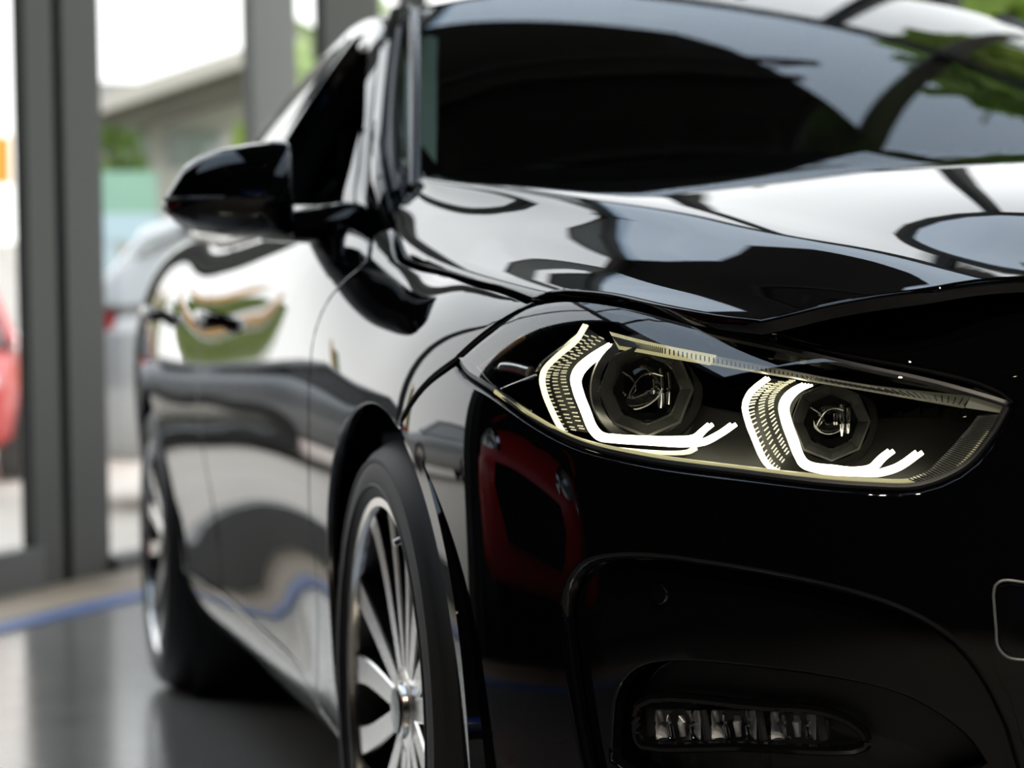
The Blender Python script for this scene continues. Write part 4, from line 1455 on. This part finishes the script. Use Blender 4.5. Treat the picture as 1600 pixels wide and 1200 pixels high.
# ------------------------------------------------------------------ simple cars around
def other_car(loc, rz, mat, label, small=False, group=None):
    """hatchback with windows, lamps and wheels; local +x is its front"""
    c = tag(empty('small_car' if small else 'parked_car', loc, rz), label, 'car', group)
    Ln = 3.85 if small else 4.4
    hw = .86 if small else .90
    h = 1.42 if small else 1.45
    f = Ln / 4.4
    st = [(-2.18, .62, .40, .70), (-2.12, .80, .30, .86), (-1.9, .95, .24, .97), (-1.3, 1.0, .22, .99), (-.5, 1.0, .2, .97), (.4, 1.0, .2, .95), (.95, 1.0, .21, .93), (1.5, .97, .22, .84), (1.95, .88, .24, .74), (2.14, .74, .30, .64), (2.2, .55, .40, .55)]
    G = []
    for x, wf, z0, z1 in st:
        w_ = hw * wf
        G.append([(x * f, s_ * a * w_, z0 + (z1 - z0) * b_) for s_, prs in ((-1, ((0, 0), (.85, 0), (.97, .12), (1, .45), (.985, .75), (.90, .95), (.6, 1.0))), (1, ((.0, 1.02), (.6, 1.0), (.90, .95), (.985, .75), (1, .45), (.97, .12), (.85, 0)))) for a, b_ in prs])
    b = MB().grid(G, closed_v=True).add(G[0], [tuple(range(14))]).add(G[-1], [tuple(range(14))])
    body = b.link('body', mat, c, angle=60)
    cs = [(-1.95, .80, .95, .97), (-1.7, .74, .95, 1.25), (-1.2, .68, .95, h - .03), (-.4, .68, .95, h), (.2, .70, .94, h - .06), (.75, .74, .93, 1.16), (1.15, .80, .91, .93)]
    G = []
    for x, wf, z0, z1 in cs:
        G.append([(x * f, -hw * .93, z0 - .03), (x * f, -hw * (wf + .93) / 2, (z0 + z1) / 2), (x * f, -hw * wf, z1 - .05), (x * f, -hw * wf * .8, z1), (x * f, 0, z1 + .015), (x * f, hw * wf * .8, z1), (x * f, hw * wf, z1 - .05), (x * f, hw * (wf + .93) / 2, (z0 + z1) / 2), (x * f, hw * .93, z0 - .03)])
    MB().grid(G).link('window_glass', 'carglsky' if mat == 'silver' else 'cargl', c, angle=60)
    R_ = [[(p[0], p[1], p[2] + .012) for p in (g_[2:7])] for g_ in G[1:5]]
    MB().grid(R_).link('roof', mat, c, angle=60)
    for s_ in (-1, 1):
        MB().tube([(-1.72 * f, s_ * hw * .80, 1.15), (-1.2 * f, s_ * hw * .70, h - .06), (.2 * f, s_ * hw * .72, h - .09), (1.15 * f, s_ * hw * .92, .93)], .035, 6).link('roof_rail', mat, c)
        MB().box((-1.98 * f, s_ * hw * .74, .82), (.34, .34, .15), bev=.03).link('tail_light', 'tail', c)
        if small:
            MB().lathe([(0, .05), (.08, .045), (.115, .02), (.13, 0)], (1.96 * f, s_ * hw * .68, .68), (1, s_ * .35, .25), 24).link('headlight', 'head', c)
            MB().lathe([(.125, .0), (.155, .04), (.185, 0)], (1.98 * f, s_ * hw * .66, .66), (1, s_ * .35, .25), 24).link('headlight_ring', 'mirror', c)
        else:
            MB().box((1.98 * f, s_ * hw * .62, .66), (.2, .36, .12), bev=.03).link('headlight', 'head', c)
        for x in (-1.33, 1.33):
            w_ = MB().lathe([(.20, .0), (.31, .0), (.32, -.03), (.32, -.17), (.20, -.19)], (x * f, s_ * hw * .99, .32), (0, s_, 0), 28).link('wheel', 'rubber', c)
            MB().lathe([(0, .0), (.05, .012), (.18, .0), (.205, .008), (.21, -.03)], (x * f, s_ * hw * .99, .32), (0, s_, 0), 20).link('rim', 'chrome', w_)
    gr = MB()
    if small:
        gr.prism([(2.19 * f, y, z) for y, z in ((-.42, .62), (.42, .62), (.46, .52), (.36, .36), (-.36, .36), (-.46, .52))], (.03, 0, 0))
    else:
        gr.box((2.17 * f, 0, .48), (.08, .9, .16), bev=.02)
    gr.link('grille', 'cargl', c, smooth=False)
    if not small:
        MB().box((2.2 * f, 0, .40), (.05, .5, .11)).link('number_plate', 'white', c, smooth=False)
    MB().box((-2.19 * f, 0, .60), (.04, .5, .11)).link('number_plate', 'white', c, smooth=False)
    return c


p = at(170, 600, 'y', 10.2)
silver = other_car((p[0] + 1.9, 10.2, -.03), -.12, 'silver', 'silver car parked outside just behind the black car, beyond the glass')
silver.scale = (1, 1, 1.15)
p = at_ground(8, 752)
red = other_car((p[0] - .66, p[1] + 2.2, -.03), math.radians(-93), 'red', 'red car outside at the left edge, beyond the tall window frame')
other_car((-3.25, 11.6, -.03), math.radians(4), 'greyc', 'grey car on the pale paving outside, mirrored in the black doors')
other_car((-8.6, 13.5, -.03), .3, 'silver', 'pale silver car outside the left glass, mirrored in the black front wing')
other_car(tuple(fpt(-4.22, 0, -1.45)), math.radians(-30), 'red', 'small red car with round headlights standing indoors, mirrored in the black bumper corner', small=True)
other_car((-1.5, -8.6, 0), 1.2, 'bluec', 'blue car at the dark end of the hall, mirrored in the lower bumper')

# ------------------------------------------------------------------ outside
def slab(name, mat, px0, py0, px1, py1, Y, depth, label=None, cat=None, group=None, par=None):
    a, b = at(px0, py0, 'y', Y), at(px1, py1, 'y', Y)
    m = MB().box(((a[0] + b[0]) / 2, Y + depth / 2, (a[2] + b[2]) / 2), (abs(b[0] - a[0]), depth, abs(a[2] - b[2])))
    if label:
        for x in ((min(a[0], b[0]) + .15, max(a[0], b[0]) - .15) if cat != 'sign' else (min(a[0], b[0]) + .02,)):
            m.box((x, Y + depth / 2, (min(a[2], b[2]) - .03) / 2), (.10, depth * .8, min(a[2], b[2]) + .03))
    o = m.link(name, mat, par, smooth=False)
    if label:
        tag(o, label, cat, group)
    return o


YB = 30
bl = tag(empty('office_building'), 'long grey building with an overhanging dark roof, beyond the window behind the mirror', 'building')
a, b = at(130, 270, 'y', YB), at(640, 240, 'y', YB)
zt = at(400, 130, 'y', YB)[2]
MB().box(((a[0] + b[0]) / 2, YB + 4, zt / 2), (b[0] - a[0], 8, zt)).link('wall', 'render', bl, smooth=False)
ro = [at(150, 175, 'y', YB - 1.2), at(420, 85, 'y', YB - 1.2), at(640, 20, 'y', YB - 1.2), at(640, 80, 'y', YB - 1.2), at(400, 140, 'y', YB - 1.2), at(150, 215, 'y', YB - 1.2)]
MB().prism(ro, (0, 9, 0)).link('roof', 'roofdark', bl, smooth=False)
fa = [at(148, 150, 'y', YB - 1.5), at(420, 62, 'y', YB - 1.5), at(640, 0, 'y', YB - 1.5), at(640, 22, 'y', YB - 1.5), at(420, 88, 'y', YB - 1.5), at(148, 178, 'y', YB - 1.5)]
MB().prism(fa, (0, .3, 0)).link('fascia', 'fascia', bl, smooth=False)
for x0, x1 in ((175, 235), (262, 345), (372, 440)):
    slab('window', 'bwin', x0, 205, x1, 262, YB - .05, .1, par=bl)
slab('shop_board', 'mint', 150, 268, 246, 338, 24, .3, 'mint green board outside, left of the mirror', 'board')
slab('low_wall', 'skyb', 150, 334, 250, 376, 22, .3, 'pale blue low wall outside, under the mint green board', 'wall')
slab('orange_sign', 'orange', -80, 212, 18, 285, 22, .3, 'orange sign at the left edge, beyond the window frame', 'sign')
slab('white_fence', 'white', -60, 380, 36, 520, 24, .3, 'white wall outside behind the red car', 'wall')


def bush(name, c, r_, mat, label, cat='bush', group=None, n=260, sx=1., sz=1., drop=0.):
    """leafy clump: many small leaf blades round a stem"""
    rnd = random.Random(hash(label) % 1000 if False else len(label))
    mb = MB()
    for i in range(n):
        t, u = rnd.uniform(0, 2 * math.pi), rnd.uniform(-1, 1)
        k = r_ * rnd.uniform(.55, 1.0)
        s_ = math.sqrt(1 - u * u)
        q = A([k * s_ * math.cos(t) * sx, k * s_ * math.sin(t), k * u * sz])
        L_ = r_ * .22
        d1 = A([rnd.uniform(-1, 1) for _ in range(3)])
        d2 = A([rnd.uniform(-1, 1) for _ in range(3)])
        d1 *= L_ / np.linalg.norm(d1)
        d2 *= L_ / np.linalg.norm(d2)
        mb.add([q - d1, q + d2, q + d1, q - d2], [(0, 1, 2, 3)])
    o = empty(name, c)
    tag(o, label, cat, group)
    mb.link('foliage', mat, o, smooth=False)
    MB().tube([(0, 0, -max(drop, r_ * sz)), (0, 0, r_ * .3)], [r_ * .12, r_ * .05], 6).link('stem', 'roofdark', o)
    return o


for k, (px, yy, z, r_, lab) in enumerate(((178, 27, 3.25, .42, 'dark green treetop outside against the grey building roof, left of its windows'), (180, 19, .62, .62, 'low green bush outside under the pale blue wall'), (205, 16.5, .42, .45, 'small yellow green bush outside beside the silver car'))):
    x = at(px, 400, 'y', yy)[0]
    bush('bush', (x, yy, z), r_, 'hedge', lab, n=160, drop=z + .03)
# hedges and banner posts along the paving (seen mirrored in the doors)
for k, (x, y) in enumerate(((-2.42, 20.8), (-2.86, 20.7), (-3.22, 20.6), (-5.2, 20.1), (-8.4, 18.2))):
    h_ = empty('hedge', (x, y, -.03), .2)
    tag(h_, 'tall narrow clipped green hedge across the paving, mirrored in the black doors and wing', 'hedge', 'hedges across the paving')
    MB().box((0, 0, 1.35), (.17, .6, 2.7), bev=.04).link('foliage', 'hedgel', h_)
    f_ = empty('banner', (x + .19, y - .1, -.03), .2)
    tag(f_, 'orange banner on a pole between narrow hedges, mirrored in the black doors and wing', 'banner', 'banners across the paving')
    MB().tube([(-.05, 0, 0), (-.05, 0, 3.0)], .012, 8).link('pole', 'chrome', f_)
    MB().box((0, 0, 2.0), (.08, .03, 1.9)).link('flag', 'orange', f_, smooth=False)
# trees beyond the far glass
for k, (x, y, r_, z) in enumerate(((6.9, 8.7, 2.0, 7.5), (8.5, 20, 1.9, 3.0), (13.5, 15, 2.3, 4.4), (15, 8.5, 2.4, 5.0), (4.0, 24, 1.8, 2.6))):
    bush('tree', (x, y, z), r_, 'tree', 'leafy green tree beyond the right-hand glass, mirrored in bonnet and windscreen', 'tree', 'trees beyond the far glass', 500, sz=1.2, drop=z + .03)
# ceiling spots
for k, (x, y) in enumerate(((-3.2, -5), (-1.6, -5.4), (.2, -5.2), (-3.0, -7.4), (-1.2, -7.6), (.6, -7.2), (-2.4, -3.2), (-.6, -3.4))):
    s_ = tag(empty('ceiling_spot', (x, y, H - .5)), 'small warm ceiling spotlight, mirrored as a dot in the black paint', 'lamp', 'ceiling spotlights')
    MB().lathe([(0, .14), (.045, .14), (.05, 0), (.042, 0)], (0, 0, 0), (0, 0, 1), 16).link('housing', 'truss', s_)
    MB().lathe([(0, .004), (.017, .004)], (0, 0, 0), (0, 0, 1), 16).link('lamp_face', 'spot', s_)
    MB().tube([(0, 0, .14), (0, 0, .45)], .012, 6).link('stem', 'truss', s_)
    ld = bpy.data.lights.new('spot_beam', 'SPOT')
    ld.energy = 220
    ld.color = (1, .88, .70)
    ld.spot_size = math.radians(95)
    ld.spot_blend = .6
    ld.shadow_soft_size = .025
    lo = bpy.data.objects.new('spot_beam', ld)
    COL.objects.link(lo)
    lo.parent = s_
    lo.location = (0, 0, -.02)
# ------------------------------------------------------------------ world
w = bpy.data.worlds.new('sky')
SC.world = w
w.use_nodes = True
wn, wl = w.node_tree.nodes, w.node_tree.links
bg = wn['Background']
tc = wn.new('ShaderNodeTexCoord')
sp = wn.new('ShaderNodeSeparateXYZ')
wl.new(tc.outputs['Generated'], sp.inputs[0])
rp = wn.new('ShaderNodeValToRGB')
e = rp.color_ramp.elements
e[0].position, e[0].color = 0.0, (1, .985, .96, 1)
e[1].position, e[1].color = 1.0, (.80, .86, .95, 1)
ns = wn.new('ShaderNodeTexNoise')
ns.inputs['Scale'].default_value = 2.2
ns.inputs['Detail'].default_value = 5
wl.new(tc.outputs['Generated'], ns.inputs['Vector'])
ma = wn.new('ShaderNodeMath')
ma.operation = 'MULTIPLY_ADD'
ma.inputs[1].default_value = .25
wl.new(ns.outputs['Fac'], ma.inputs[0])
mb = wn.new('ShaderNodeMath')
mb.operation = 'SUBTRACT'
mb.inputs[1].default_value = .125
wl.new(sp.outputs['Z'], mb.inputs[0])
wl.new(mb.outputs[0], ma.inputs[2])
wl.new(ma.outputs[0], rp.inputs['Fac'])
wl.new(rp.outputs['Color'], bg.inputs['Color'])
bg.inputs['Strength'].default_value = 2.3

vs = SC.view_settings
vs.view_transform = 'Standard'
vs.look = 'None'
vs.gamma = 1
vs.exposure = 0.0
vs.use_curve_mapping = False
cy = SC.cycles
cy.use_denoising = True
cy.max_bounces = 14
cy.transparent_max_bounces = 16
cy.glossy_bounces = 8
cy.caustics_reflective = False
cy.caustics_refractive = False
